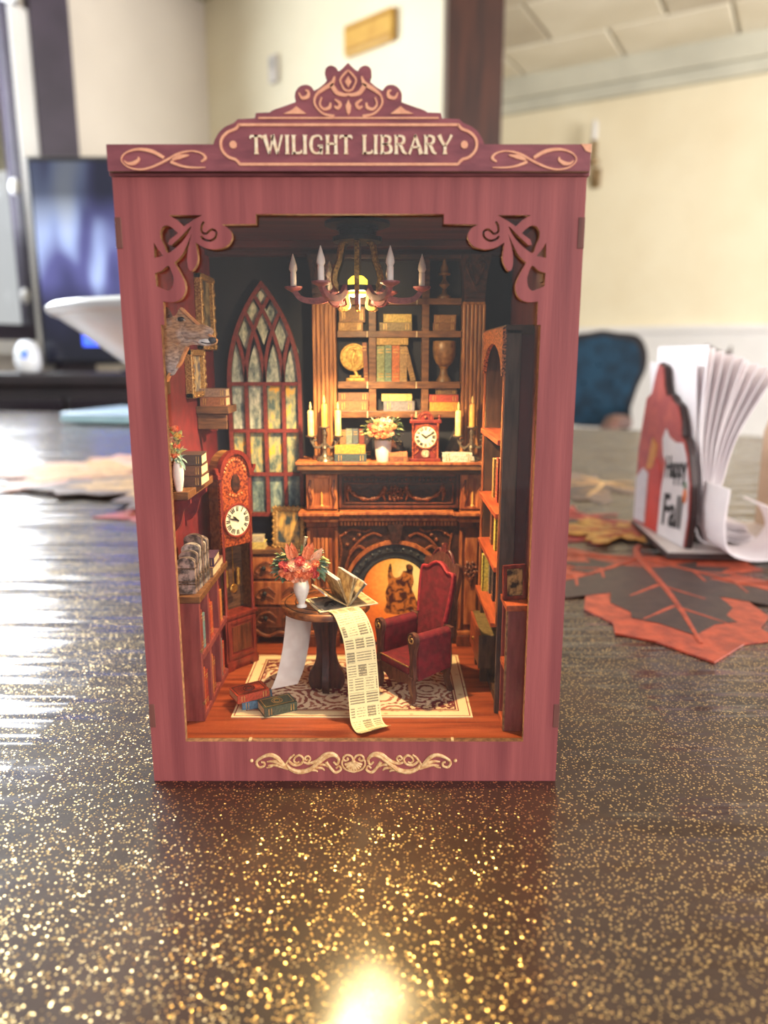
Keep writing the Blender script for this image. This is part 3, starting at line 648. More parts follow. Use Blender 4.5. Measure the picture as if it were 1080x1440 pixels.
def ink_strip(name, pts, w_, m=peach, y0=Y0, n=6, mirror=True, par=None):
    P = catmull(pts, n); k = len(P)
    if isinstance(w_, (list, tuple)):
        W = []
        for i in range(k):
            f = i/(k-1)*(len(w_)-1); j = min(int(f), len(w_)-2); W.append(w_[j]+(w_[j+1]-w_[j])*(f-j))
    else: W = w_
    MB().strip(P, W, y0, Y1).build(name, m, par or nook)
    if mirror: MB().strip(mir(P), W, y0, Y1).build(name, m, par or nook)
# border line of the name plate
cl = [(0, 270.3), (-40.6, 270.3)]+catmull([(-40.6, 270.3), (-42.0, 268.9), (-44.8, 267.8), (-47.0, 265.8), (-47.6, 263.5), (-46.9, 261.2), (-44.8, 259.2), (-42.2, 258.3), (-40.8, 256.8)], 4)+[(-40.6, 256.7), (0, 256.7)]
for P_ in (cl, mir(cl)): MB().strip(P_, .95, Y0, Y1).build('border_line', peach, nook)
q = MB(); q.strip([(-33.3, 272.6), (33.3, 272.6)], .6, Y0, Y1); q.build('border_line', peach, nook)
for x in (-43.0, 43.0): MB().prism([(x+1.35*math.cos(a*.39), 263.5+1.35*math.sin(a*.39)) for a in range(16)], Y0, Y1).build('dot', peach, nook)
# flourishes at both ends
ink_strip('flourish', [(-69.0, 259.0), (-73.3, 261.2), (-78.6, 261.9), (-83.2, 260.6), (-84.9, 258.2), (-82.6, 255.8), (-78.1, 254.9), (-73.6, 255.8), (-68.6, 257.9), (-63.5, 260.4), (-58.6, 261.3), (-54.9, 260.5), (-53.5, 258.9), (-55.2, 257.6)], [1.1, 1.3, .9, .5, .4, .5, .6, .7, .8, .8, .5, .6, 1.1, .5])
ink_strip('flourish', [(-83.9, 258.0), (-82.6, 257.0), (-80.4, 257.1), (-78.6, 258.2), (-78.5, 259.3)], [.4, .9, 1.4, 1.0, .3])
ink_strip('flourish', [(-66.6, 257.6), (-62.8, 256.2), (-58.9, 255.6), (-53.7, 255.6)], [1.1, .8, .6, .3])
ink_strip('flourish', [(-66, 258.4), (-63.1, 259.3), (-59.6, 259.9)], [1.0, 1.6, .3])
# crest tracery
ink_strip('tracery', [(-5.2, 273.2), (-9.5, 274.2), (-12.3, 277.2), (-11.9, 280.2), (-9.1, 282.4), (-6.0, 284.2), (-4.9, 286.6)], [.9, .7, .7, .8, 1.3, 1.5, .5])
ink_strip('tracery', [(-6.2, 284.0), (-4.2, 281.2), (-1.4, 280.4), (0, 280.6)], [1.6, 1.5, 1.1, .9])
ink_strip('tracery', [(-5.0, 278.9), (-3.0, 277.4), (-3.9, 276.0), (-5.2, 276.6)], [.5, 1.2, 1.2, .5])
ink_strip('tracery', [(-9.8, 279.6), (-10.5, 277.2), (-9.0, 275.6), (-7.0, 276.2), (-6.6, 277.8)], [.5, .7, .9, 1.2, .6])
ink_strip('tracery', [(-2.3, 283.6), (-2.9, 285.4), (-1.6, 287.2), (0, 288.6)], [.5, .7, .7, .6])
ink_strip('tracery', [(-2.3, 283.6), (-1.4, 282.2), (0, 281.7)], [.6, .7, .7])
for P in ([(0, 286.7), (1.2, 284.8), (0, 282.9), (-1.2, 284.8)], [(0, 278.8), (1.0, 276.8), (.7, 274.6), (0, 273.6), (-.7, 274.6), (-1.0, 276.8)], [(-24, 274.0), (-15.5, 274.0), (-17.5, 275.4), (-19.2, 276.6), (-21, 275.3)], [(24, 274.0), (15.5, 274.0), (17.5, 275.4), (19.2, 276.6), (21, 275.3)]): MB().prism(P, Y0, Y1).build('tracery', peach, nook)
ink_strip('tracery', [(-18.2, 281.2), (-17.0, 279.4), (-14.9, 279.9), (-14.7, 281.5), (-15.8, 282.0)], [.4, 1.0, 1.3, .9, .4])
# lettering TWILIGHT LIBRARY: flared strokes with wedge serifs, 6.4 mm high
LH = 6.6; LZ = 260.2
def glyph(ch):
    S = []                                     # (path, widths)
    def stem(x, a=0, b=1, w_=1.15):
        S.append(([(x, a*LH), (x, (a+.12)*LH), (x, (a+b)/2*LH), (x, (b-.12)*LH), (x, b*LH)], [w_*1.55, w_, w_*.95, w_, w_*1.55]))
    if ch == 'I': stem(.9); W = 1.8
    elif ch == 'L': stem(.9); S.append(([(.6, .38), (2.2, .38), (3.3, .6), (3.5, 1.5)], [.75, .75, .8, .4])); W = 3.4
    elif ch == 'T': stem(2.1); S.append(([(.1, LH-1.3), (.35, LH-.5), (1.2, LH-.38), (3.0, LH-.38), (3.85, LH-.5), (4.1, LH-1.3)], [.35, .8, .75, .75, .8, .35])); W = 4.2
    elif ch == 'H': stem(.9); stem(3.7); S.append(([(.9, LH*.5), (2.3, LH*.55), (3.7, LH*.5)], [.5, .75, .5])); W = 4.6
    elif ch == 'W':
        for a, b, ww in ((.3, 1.9, 1.2), (3.3, 1.9, .6), (3.0, 4.6, 1.2), (6.2, 4.6, .6)): S.append(([(a, LH), ((a+b)/2, LH/2), (b, .1)], [ww*1.3, ww, ww*.7]))
        W = 6.6
    elif ch == 'A':
        S.append(([(2.5, LH), (1.5, LH/2), (.4, 0)], [.7, .65, .95])); S.append(([(2.3, LH), (3.5, LH/2), (4.4, 0)], [.9, 1.15, 1.5])); S.append(([(1.2, LH*.33), (2.4, LH*.37), (3.8, LH*.33)], [.5, .65, .5])); W = 4.7
    elif ch == 'Y':
        S.append(([(.4, LH), (1.3, LH*.68), (2.4, LH*.42)], [1.5, 1.1, .9])); S.append(([(4.6, LH), (3.6, LH*.68), (2.5, LH*.42)], [1.0, .65, .7])); S.append(([(2.45, LH*.46), (2.45, LH*.2), (2.45, 0)], [1.1, 1.05, 1.7])); W = 4.9
    elif ch in 'BR':
        stem(.9)
        S.append(([(.9, LH-.35), (2.3, LH-.35), (3.35, LH*.86), (3.4, LH*.66), (2.5, LH*.54), (.9, LH*.52)], [.6, .7, 1.1, 1.1, .7, .5]))
        if ch == 'B': S.append(([(1.2, LH*.52), (2.8, LH*.51), (3.8, LH*.36), (3.7, LH*.14), (2.5, .35), (.9, .35)], [.5, .7, 1.15, 1.15, .7, .6])); W = 4.3
        else: S.append(([(1.9, LH*.53), (2.7, LH*.36), (3.4, LH*.12), (4.5, .1)], [.7, 1.1, 1.1, .45])); W = 4.5
    elif ch == 'G':
        S.append(([(4.3, LH*.74), (3.9, LH*.92), (2.6, LH-.3), (1.2, LH*.84), (.7, LH*.5), (1.2, LH*.16), (2.6, .3), (3.8, LH*.12), (4.2, LH*.3)], [.9, .6, .65, 1.0, 1.25, 1.0, .65, .7, 1.0])); S.append(([(4.15, 0), (4.15, LH*.25), (4.15, LH*.45)], [1.1, 1.1, 1.4])); S.append(([(3.0, LH*.44), (4.7, LH*.44)], .6)); W = 5.0
    else: W = 2.4
    return S, W
word = 'TWILIGHT LIBRARY'; ws_ = [glyph(c)[1] for c in word]; gap = .42; tot = sum(ws_)+gap*(len(word)-1); fx = 75.2/tot; x = -36.7
for ch, W in zip(word, ws_):
    S, _ = glyph(ch)
    if S:
        q = MB()
        for pth, wd in S:
            P = catmull(pth, 5) if len(pth) > 2 else pth
            if isinstance(wd, list):
                k = len(P); W2 = []
                for i in range(k):
                    f = i/(k-1)*(len(wd)-1); j = min(int(f), len(wd)-2); W2.append(wd[j]+(wd[j+1]-wd[j])*(f-j))
            else: W2 = wd
            q.strip([(x+u*fx, LZ+v) for u, v in P], W2, -3.5, Y1)
        q.build('letter', cream_ink, nook)
    x += (W+gap)*fx
# gilded scroll along the bottom rail
def gpx(c, o, sx=160/1080, sy=55/371): return [at(o[0]+a*sx, o[1]+b*sy, 0) for a, b in c]
def spiral(cx, cz, r0, r1, a0, a1, n=16): return [(cx+(r0+(r1-r0)*i/n)*math.cos(a0+(a1-a0)*i/n), cz+(r0+(r1-r0)*i/n)*math.sin(a0+(a1-a0)*i/n)) for i in range(n+1)]
L1 = [([(420, 225), (340, 140), (270, 110), (190, 135), (140, 180), (165, 225), (210, 215), (215, 185), (185, 178)], [.55, .9, .8, .6, .5, .5, .5, .45, .4]),
      ([(430, 235), (360, 190), (300, 170), (240, 175)], [.5, .8, .6, .3]), ([(440, 245), (360, 215), (300, 205), (250, 212)], [.4, .7, .5, .3]), ([(300, 205), (270, 225), (235, 232)], [.5, .4, .2]),
      ([(545, 175), (520, 185), (495, 165), (510, 130), (550, 115), (585, 150), (560, 195), (500, 205), (450, 170), (460, 140), (500, 108)], [.35, .4, .4, .45, .5, .5, .5, .6, .5, .45, .35]),
      ([(430, 200), (460, 240), (540, 268), (640, 250), (720, 190), (800, 130), (870, 110), (920, 150), (905, 200), (870, 175)], [.5, .8, 1.0, 1.0, .9, .8, .8, .6, .5, .4]),
      ([(590, 180), (640, 190), (720, 160), (790, 105), (860, 95), (910, 120)], [.4, .6, .7, .7, .6, .4]),
      ([(630, 150), (615, 160), (600, 140), (625, 120), (650, 145), (630, 180)], [.3, .35, .4, .4, .4, .4]),
      ([(640, 250), (700, 255), (720, 270)], [.6, .5, .25]), ([(700, 230), (760, 235), (785, 258)], [.6, .55, .25]), ([(740, 200), (790, 205), (815, 225)], [.6, .5, .25]),
      ([(800, 175), (840, 230), (890, 275), (940, 250), (925, 215), (895, 235)], [.7, .6, .6, .5, .4, .4]), ([(420, 200), (435, 170), (440, 160)], [.4, .35, .2])]
for mirx in (0, 1):
    q = MB()
    for pth, rr in L1:
        P = catmull(gpx(pth, (340, 1045)), 5); k = len(P); W2 = []
        for i in range(k):
            f = i/(k-1)*(len(rr)-1); j = min(int(f), len(rr)-2); W2.append((rr[j]+(rr[j+1]-rr[j])*(f-j))*1.15)
        P = [(-.5-(u+.5) if mirx else u, -.15, v) for u, v in P]
        q.tube(P, W2, 7, 1.0)
    u, v = gpx([(95, 163)], (340, 1045))[0]; q.ball((-1-u if mirx else u, -.2, v), .85, 8, 5)
    q.build('gilt_scroll', gold_relief, nook, True)
q = MB(); cx, cz = -.5, 9.2
for k in range(9):
    a = R(-20-140*k/8); q.tube([(cx, -.2, cz+.8), (cx+2.2*math.cos(a), -.5, cz+.6+2.4*math.sin(a)), (cx+3.9*math.cos(a), -.2, cz+.3+4.0*math.sin(a))], [.25, .55, .75], 7)
for s_ in (-1, 1):
    q.tube([(cx+s_*u, -.2, cz+v) for u, v in catmull([(0, 1.4), (1.2, 3.2), (3.2, 3.6), (4.6, 2.2), (3.8, .9), (2.4, 1.4), (2.9, 2.4)], 4)], .5, 7)
    q.tube([(cx+s_*u, -.2, cz+v) for u, v in catmull([(4.4, 2.0), (5.2, -.4), (3.8, -3.2), (0, -4.6)], 4)], .5, 7)
q.ball((cx, -.5, cz+.9), .9); q.build('gilt_shell', gold_relief, nook, True)

# ---------------------------------------------------------------- book builder
_bm = {}
def bookmat(c, tag_='book'):
    k = tag_+'_%d_%d_%d' % tuple(c)
    return M(k, sr(*c), sr(*[max(0, int(v*.78)) for v in c]), rough=.55, scale=900, bump=.2)
pagem = M('page_block', sr(222, 200, 160), sr(190, 164, 124), rough=.85, scale=1500, st=(1, 1, 1))
bandm = M('gold_band', sr(212, 170, 96), sr(160, 118, 60), rough=.4, metal=.3)
def book(loc, dims, col, label, group=None, lie=True, rz=0, tilt=0, bands=True, cat='book'):
    """dims = thickness, depth, height; lying: spine to the viewer, base at z=0; upright: base at z=0"""
    t_, d, h = dims; c = bookmat(col)
    o = thing('book', label, cat, loc, rz, group); o.rotation_euler = (0, tilt, rz)
    e = min(.45, t_*.16)
    def bx(q, a0, a1, b0, b1, c0, c1):          # a thickness, b depth, c height
        if lie: q.box(c0-h/2, c1-h/2, b0, b1, a0, a1)
        else: q.box(a0-t_/2, a1-t_/2, b0, b1, c0, c1)
    q = MB(); bx(q, 0, e, 0, d, 0, h); bx(q, t_-e, t_, 0, d, 0, h); bx(q, 0, t_, -e*.6, e, 0, h); q.build('cover', c, o)
    q = MB(); bx(q, e, t_-e, e, d-.3, .25, h-.25); q.build('pages', pagem, o)
    if bands and h > 7:
        q = MB()
        for f in (.12, .2, .8, .88): bx(q, .15*t_, .85*t_, -e*.6-.08, -e*.6+.02, h*f, h*f+h*.025)
        q.build('spine_band', bandm, o)
    return o

# ---------------------------------------------------------------- window in the back wall
wi = thing('gothic_window', 'tall gothic lattice window with red bars in the back wall of the nook', 'window')
wx0, wx1, wsp, wap, wb = -76.5, -34.0, 171.0, 228.0, 94.0
xm = (wx0+wx1)/2; hw = (wx1-wx0)/2; Rr = (hw*hw+(wap-wsp)**2)/(2*hw)
def dxa(z): return Rr-math.sqrt(max(0, Rr*Rr-(z-wsp)**2))
arc = [(wx0+dxa(wsp+(wap-wsp)*i/14), wsp+(wap-wsp)*i/14) for i in range(15)]
def gothic(o):  # outline offset inwards by o
    Rq = Rr-o; aa = []
    for i in range(15):
        z = wsp+(wap-1.6*o-wsp)*i/14; aa.append((wx0+o+Rq-math.sqrt(max(0, Rq*Rq-(z-wsp)**2)) if i < 14 else xm, z))
    return [(wx0+o, wb+o)]+aa+[(2*xm-x, z) for x, z in aa[-2::-1]]+[(wx1-o, wb+o)]
winred = M('window_red_bar', sr(126, 48, 40), sr(96, 34, 32), rough=.5, scale=500)
plate('window_frame', gothic(0), [gothic(2.3)], 128, 131, (winred, ply_dark), wi)
cols = [wx0+hw*2*k/4 for k in range(5)]
for k in (1, 2, 3): MB().box(cols[k]-1.0, cols[k]+1.0, 128.6, 130.6, wb+1, wsp).build('mullion', winred, wi)
for z in (171.3, 144.5, 119.0): MB().box(wx0+1, wx1-1, 128.4, 130.4, z-1.0, z+1.0).build('transom', winred, wi)
for k in (0, 1, 2, 3, 4):
    for s_ in (1, -1):
        P = []
        for i in range(25):
            z = wsp+(wap-wsp)*i/24; x = cols[k]+s_*dxa(z)
            if x < wx0+dxa(z)-.1 or x > wx1-dxa(z)+.1: break
            P.append((x, z))
        if len(P) > 3 and not ((k == 0 and s_ == 1) or (k == 4 and s_ == -1)):
            MB().strip(P, 1.9, 128.6+.1*k, 130.4).build('tracery_bar', winred, wi)
def panemat(name, a, b, c):
    m = bpy.data.materials.new(name); m.use_nodes = True; t = m.node_tree; p = t.nodes['Principled BSDF']; p.inputs['Roughness'].default_value = .18
    tcn = nd(t, 'TexCoord'); mp = nd(t, 'Mapping', {0: tcn.outputs['Object'], 'Scale': (1, 1, .45)})
    n1 = nd(t, 'TexNoise', {'Vector': mp.outputs[0], 'Scale': 190, 'Detail': 5, 'Roughness': .7})
    t.links.new(ramp(t, n1.outputs[0], [(.38, a), (.52, b), (.63, c)]), p.inputs['Base Color']); return m
pg1 = panemat('pane_misty', sr(96, 110, 112), sr(176, 180, 162), sr(222, 218, 196))
pg2 = panemat('pane_autumn', sr(84, 102, 100), sr(164, 160, 122), sr(240, 176, 62))
pg3 = panemat('pane_lake', sr(58, 74, 84), sr(112, 130, 128), sr(164, 172, 150))
zr = [(wb+1.5, 118), (120, 143.5), (145.5, 170.3)]
for j, (za, zb) in enumerate(zr):
    for k in range(4):
        MB().box(cols[k]+1.1, cols[k+1]-1.1, 131.2, 132, za, zb).build('pane', (pg3, pg2, pg2)[j] if (k > 1 or j != 2) else pg1, wi)
for k in range(4):                                                  # lancet panes above the transom
    a, b = cols[k]+.9, cols[k+1]-.9; m_ = (a+b)/2; P = [(a, 172.3)]+[(a+(m_-a)*(i/8)**1.9, 172.3+21*i/8) for i in range(1, 9)]+[(b-(b-m_)*(i/8)**1.9, 172.3+21*i/8) for i in range(7, 0, -1)]+[(b, 172.3)]
    MB().prism(P, 131.2, 132).build('pane', pg1, wi)
for cx, cz, w_, h_ in ((cols[1]+.6, 199, 4.0, 10), (cols[2], 205, 4.4, 12), (cols[3]-.6, 199, 4.0, 10), (xm-5.4, 211, 3.6, 7.5), (xm+5.4, 211, 3.6, 7.5), (xm, 220, 3.2, 5.5), (cols[1]-6.4, 189, 2.6, 8), (cols[3]+6.4, 189, 2.6, 8)):
    MB().prism([(cx-w_, cz), (cx, cz-h_), (cx+w_, cz), (cx, cz+h_)], 131.3+.02*(cx % 3), 132).build('pane', pg1, wi)

# ---------------------------------------------------------------- fireplace
fp = thing('fireplace', 'carved mahogany fireplace with glowing arched hearth at the back of the nook', 'fireplace', (0, 0, 0))
FX0, FX1, FC = -31.5, 70.8, 19.7
PL, PR = (FX0, -13.6), (56.8, FX1)
# arch panel with the opening
def arch(r, zc=51.5, zb=17.6, n=24): return [(FC-r, zb)]+[(FC-r*math.cos(math.pi*i/n), zc+r*1.02*math.sin(math.pi*i/n)) for i in range(n+1)]+[(FC+r, zb)]
plate('arch_panel', [(-13.6, 17.6), (56.8, 17.6), (56.8, 92), (-13.6, 92)], [arch(19.3)], 119, 122, (maho_dk, maho), fp)
plate('slate_arch', arch(27.6), [arch(19.2)[0:1]+arch(19.2)[1:]], 117.6, 119, (stone_d, iron), fp)
for r, m_, w_ in ((29.4, maho_lt, 2.0), (23.2, iron, .9), (19.9, iron, .7)):
    P = [(FC-r*math.cos(math.pi*i/28), 51.5+r*1.0*math.sin(math.pi*i/28)) for i in range(29)]
    q = MB(); q.strip(P, w_, 116.4 if r > 28 else 117.0, 119); q.build('arch_moulding', m_, fp)
for k in range(17):                                                 # bead studs round the slate arch
    a = math.pi*(k+.5)/17; MB().ball((FC-25.3*math.cos(a), 117.4, 51.5+25.3*math.sin(a)), (1.0, .6, 1.0), 8, 5).build('arch_stud', stone_d, fp, True)
# keystone and spandrel carving
q = MB(); q.prism([(FC-4.5, 92), (FC+4.5, 92), (FC+3, 82.5), (FC+1.6, 80.5), (FC-1.6, 80.5), (FC-3, 82.5)], 115.4, 119)
for k in range(5): q.box(FC-3.6+k*1.6, FC-2.9+k*1.6, 114.9, 115.6, 84.5, 91)
q.build('keystone', maho_dk, fp)
for s_ in (-1, 1):
    q = MB()
    for P, r in (([(30, 60), (27, 72), (22, 78), (18, 76), (19, 72)], .9), ([(27, 74), (20, 82), (13, 86), (8, 84)], .8), ([(32, 84), (26, 88), (18, 87), (14, 88.5)], .7), ([(33, 66), (31.5, 76), (33, 86)], .7)):
        q.tube([(FC+s_*u, 118.6, v) for u, v in catmull(P, 5)], r, 6)
    for u, v in ((24, 82), (28, 79), (29, 86), (21, 85)): q.ball((FC+s_*u, 118.6, v), 1.2, 8, 5)
    q.build('spandrel_carving', carve, fp, True)
# hearth: backlit panel, flame cut-out, logs, floor
fire = bpy.data.materials.new('firelight_panel'); fire.use_nodes = True; t = fire.node_tree; b = t.nodes['Principled BSDF']
tcn = nd(t, 'TexCoord'); sub_ = nd(t, 'VectorMath', {0: tcn.outputs['Object'], 1: (.032, .1254, .058)}, operation='SUBTRACT'); ln = nd(t, 'VectorMath', {0: sub_.outputs[0]}, operation='LENGTH')
nz = nd(t, 'TexNoise', {'Vector': tcn.outputs['Object'], 'Scale': 600, 'Detail': 2}); ad = nd(t, 'MapRange', {'Value': nz.outputs[0], 'To Min': -.006, 'To Max': .006}); sm = nd(t, 'Math', {0: ln.outputs['Value'], 1: ad.outputs[0]}, operation='ADD'); mm_ = nd(t, 'Math', {0: sm.outputs[0], 1: 24.0}, operation='MULTIPLY')
fc = ramp(t, mm_.outputs[0], [(.08, (1, .62, .16)), (.4, (1, .38, .05)), (.72, (.82, .15, .012)), (1.0, (.55, .07, .01))])
t.links.new(fc, b.inputs['Emission Color']); b.inputs['Emission Strength'].default_value = 1.2; b.inputs['Base Color'].default_value = (.05, .01, .0, 1)
MB().prism(arch(19.6), 125.4, 126.4).build('glow_panel', fire, fp)
flame = M('flame_print', sr(206, 124, 50), sr(70, 26, 18), rough=.5, scale=230, lo=.42, hi=.58, distort=1.2)
fo = [at(x, y, 121) for x, y in [(543, 862), (544, 848), (542, 834), (546, 822), (545, 812), (547, 796), (550, 794), (552, 808), (556, 813), (563, 811), (567, 804), (572, 803), (571, 796), (576, 794), (581, 798), (580, 806), (582, 818), (579, 828), (584, 840), (588, 862)]]
MB().prism(catmull(fo, 3, True), 120.6, 122.2).build('flame', flame, fp)
q = MB(); q.tube([(10, 118.5, 22), (32, 122, 23)], [2.6, 2.2], 9); q.tube([(12, 123, 22), (34, 117.5, 22)], [2.4, 2.4], 9); q.tube([(14, 120.5, 26), (30, 121, 27)], [2.2, 1.9], 9); q.build('log', maho_dk, fp, True)
# pilasters
for a, b in (PL, PR):
    MB().bbox(a-.6, b+.6, 114.2, 134, 17.6, 24.5, .5).build('plinth', maho, fp)
    MB().bbox(a-.2, b+.2, 115.2, 134, 24.5, 27, .5).build('plinth_cap', maho_lt, fp)
    MB().box(a, b, 116.4, 134, 27, 90).build('pilaster', maho, fp)
    for k in range(5):
        x = a+4.4+k*(b-a-8.8)/4; MB().bbox(x-.95, x+.95, 115.3, 116.6, 31, 84, .5).build('flute', maho_lt, fp)
    for x in (a+.9, b-.9): MB().bbox(x-.9, x+.9, 115.5, 116.6, 28, 88, .3).build('pilaster_edge', maho_lt, fp)
    q = MB()
    for i in range(16):
        aa = i*2.4; rr = 2.6*math.sqrt(i/16); q.ball(((a+b)/2+rr*1.6*math.cos(aa), 114.8, 66+rr*2.0*math.sin(aa)-1), 1.25, 7, 5)
    q.tube([((a+b)/2, 114.8, 60), ((a+b)/2, 114.5, 55)], [1.8, .4]); q.build('fruit_drop', carve, fp, True)
    # upper block with recessed panel
    MB().box(a, b, 116.6, 134, 100.4, 121.4).build('upper_block', maho_lt, fp)
    for x0_, x1_, z0_, z1_ in ((a+.2, a+4.4, 101, 121), (b-4.4, b-.2, 101, 121), (a+4.4, b-4.4, 118.8, 121), (a+4.4, b-4.4, 101, 102.6)): MB().bbox(x0_, x1_, 115.3, 116.8, z0_, z1_, .35).build('block_frame', maho_lt, fp)
    q = MB()
    for x in (a+2.3, b-2.3):
        q.tube([(x, 114.9, 103), (x+.8, 114.7, 107), (x-.6, 114.7, 112), (x+.4, 114.9, 118)], [.5, 1.0, 1.0, .6])
    q.build('block_carving', carve, fp, True)
    m_ = (a+b)/2
    MB().lathe([(1.1, 102.6), (.8, 103.4), (.55, 103.6), (.55, 109.5), (.05, 111.5)], m_, 115.9, 10).build('candle_relief', wax_o, fp, True)
# mid shelf with mouldings
for z0_, z1_, y, ex, m_ in ((97.8, 99.8, 109.2, 4.2, maho_lt), (95.6, 97.8, 111.0, 2.6, maho), (93.6, 95.6, 113, 1.2, maho_lt), (90.2, 93.6, 114.8, .3, maho)):
    for a, b in (PL, PR): MB().bbox(a-ex, b+ex*.4, y, 134, z0_, z1_, .4).build('shelf_moulding', m_, fp)
    MB().bbox(PL[1], PR[0], y+3.4, 134, z0_, z1_, .4).build('shelf_moulding', m_, fp)
for k in range(34): MB().bbox(-12+k*2.0, -10.9+k*2.0, 116.2, 117.2, 91, 93, .15).build('dentil', maho_lt, fp)
# frieze panel with swags
MB().box(PL[1], PR[0], 119.6, 134, 99.8, 121.6).build('frieze', maho_dk, fp)
for x0_, x1_, z0_, z1_ in ((-12.8, -11.2, 101, 121), (54.4, 56, 101, 121), (-11.2, 54.4, 101, 102.4), (-11.2, 54.4, 119.6, 121), (-9.8, -9, 103.4, 115.6), (52.2, 53, 103.4, 115.6), (-9, 52.2, 103.4, 104.1), (-9, 52.2, 114.9, 115.6)):
    MB().bbox(x0_, x1_, 118.2, 119.8, z0_, z1_, .25).build('frieze_frame', maho, fp)
for k in range(26): MB().ball((-9+k*2.5, 118.8, 117.6), (.75, .6, .75), 6, 4).build('frieze_bead', maho, fp, True)
for s_ in (-1, 1):
    q = MB(); P = catmull([(27, 113.6), (24, 109), (17, 106), (10, 107.4), (6, 112.8)], 6)
    for i, (u, v) in enumerate(P): q.ball((FC+s_*u, 118.6, v), 1.15+.3*math.sin(i*1.3), 7, 5)
    for u in (27, 6): q.tube([(FC+s_*u, 118.6, 114), (FC+s_*(u+1), 118.4, 109), (FC+s_*u, 118.6, 105)], [1.3, 1.0, .3]); q.ball((FC+s_*u, 118.2, 112.6), 1.6, 8, 5)
    q.build('swag', carve, fp, True)
q = MB()
for i in range(22):
    aa = i*2.4; rr = 1.1*math.sqrt(i); q.ball((FC+rr*math.cos(aa), 118.3, 109.6+rr*.9*math.sin(aa)), .95, 7, 5)
q.build('frieze_cluster', carve, fp, True)
# mantel board, layered plywood edge
MB().bbox(-35.4, 72.6, 108.2, 134, 124.4, 127.4, .25).build('mantel_board', shelf_w, fp)
MB().bbox(-33.6, 71.6, 111.6, 134, 121.6, 124.4, .4).build('mantel_moulding', ply_dark, fp)
MB().bbox(-36.2, 72.8, 107.6, 134, 127.4, 129, .25).build('mantel_top', maho_lt, fp)

# ---------------------------------------------------------------- bookcase over the mantel
bk = thing('mantel_bookcase', 'brown bookcase with fluted columns standing on the mantel shelf of the nook', 'bookcase', (0, 0, 0))
MB().box(-13, 56.2, 131.4, 134.3, 129.2, 240.8).build('back_board', navy, bk)
for a, b in ((-27.2, -12.7), (55.6, 69.6)):
    MB().box(a+1, b-1, 119.6, 134.3, 129.1, 216).build('column', colw, bk)
    for k in range(6):
        x = a+1.6+k*(b-a-3.2)/5; MB().bbox(x-.85, x+.85, 118.2, 119.8, 130.5, 214.6, .45).build('flute', colw, bk)
    MB().bbox(a, b, 117.6, 134.3, 129.1, 131.4, .3).build('column_base', colw, bk)
    m_ = (a+b)/2
    q = MB(); q.prism([(a+1.4, 215.8), (b-1.4, 215.8), (b-1.2, 222), (b-.2, 232), (b+1.2, 238), (b+1.2, 240.6), (a-1.2, 240.6), (a-1.2, 238), (a+.2, 232), (a+1.2, 222)], 117.4, 134.3); q.build('capital', maho_dk, bk)
    q = MB()
    for s_ in (-1, 1):
        q.tube([(m_+s_*u, 117.2, v) for u, v in catmull([(0, 224), (2.6, 229), (4.8, 234), (3.8, 236.6), (2.4, 235)], 5)], .8, 6)
    for z in (217.4, 219.6): q.tube([(a+1.6, 117.3, z), (b-1.6, 117.3, z)], .7, 6)
    q.build('capital_carving', maho_dk, bk, True)
for z0_, z1_ in ((214.6, 218), (197.0, 200.5), (169.0, 172.8), (152.6, 156.3)):
    MB().bbox(-12.9, 56, 121.6, 131.4, z0_, z1_, .2).build('shelf', shelf_w, bk)
    for x in (3.5, 31): MB().box(x, x+.5, 121.5, 121.8, z0_+.1, z1_-.1).build('shelf_nib', paper, bk)
for x0_, x1_, z1_ in ((4.6, 8.7, 216), (34.2, 38.2, 240.4)): MB().bbox(x0_, x1_, 122.2, 131.4, 154, z1_, .2).build('divider', shelf_w, bk)
MB().bbox(-27, 69.5, 119, 134.3, 238.4, 240.8, .3).build('top_rail', maho_dk, bk)

g = 'books and keepsakes on the mantel bookcase'
Z1, Z2, Z3 = 200.5, 172.8, 156.3
book((-5.5, 123.4, Z1), (4.6, 7, 13.6), (176, 128, 62), 'ochre book lying on the upper left bookcase shelf, lower of two')
book((-4.6, 123.6, Z1+4.7), (8.4, 6.6, 14.4), (150, 104, 54), 'thick brown book lying on top of the ochre one, upper left bookcase shelf')
book((19.6, 123.2, Z1), (4.6, 7, 18), (150, 128, 88), 'grey-brown book lying at the bottom of the upper middle shelf pair')
book((20.6, 123.6, Z1+4.7), (4.4, 6.6, 15.6), (206, 176, 92), 'yellow-topped book lying uppermost on the upper middle bookcase shelf')
book((46.6, 123.2, Z1), (4.4, 7, 12.6), (128, 84, 46), 'brown book lowest in the stack on the upper right bookcase shelf')
book((47.0, 123.6, Z1+4.5), (4.2, 6.6, 12.2), (150, 104, 60), 'lighter brown book on top of the stack on the upper right bookcase shelf')
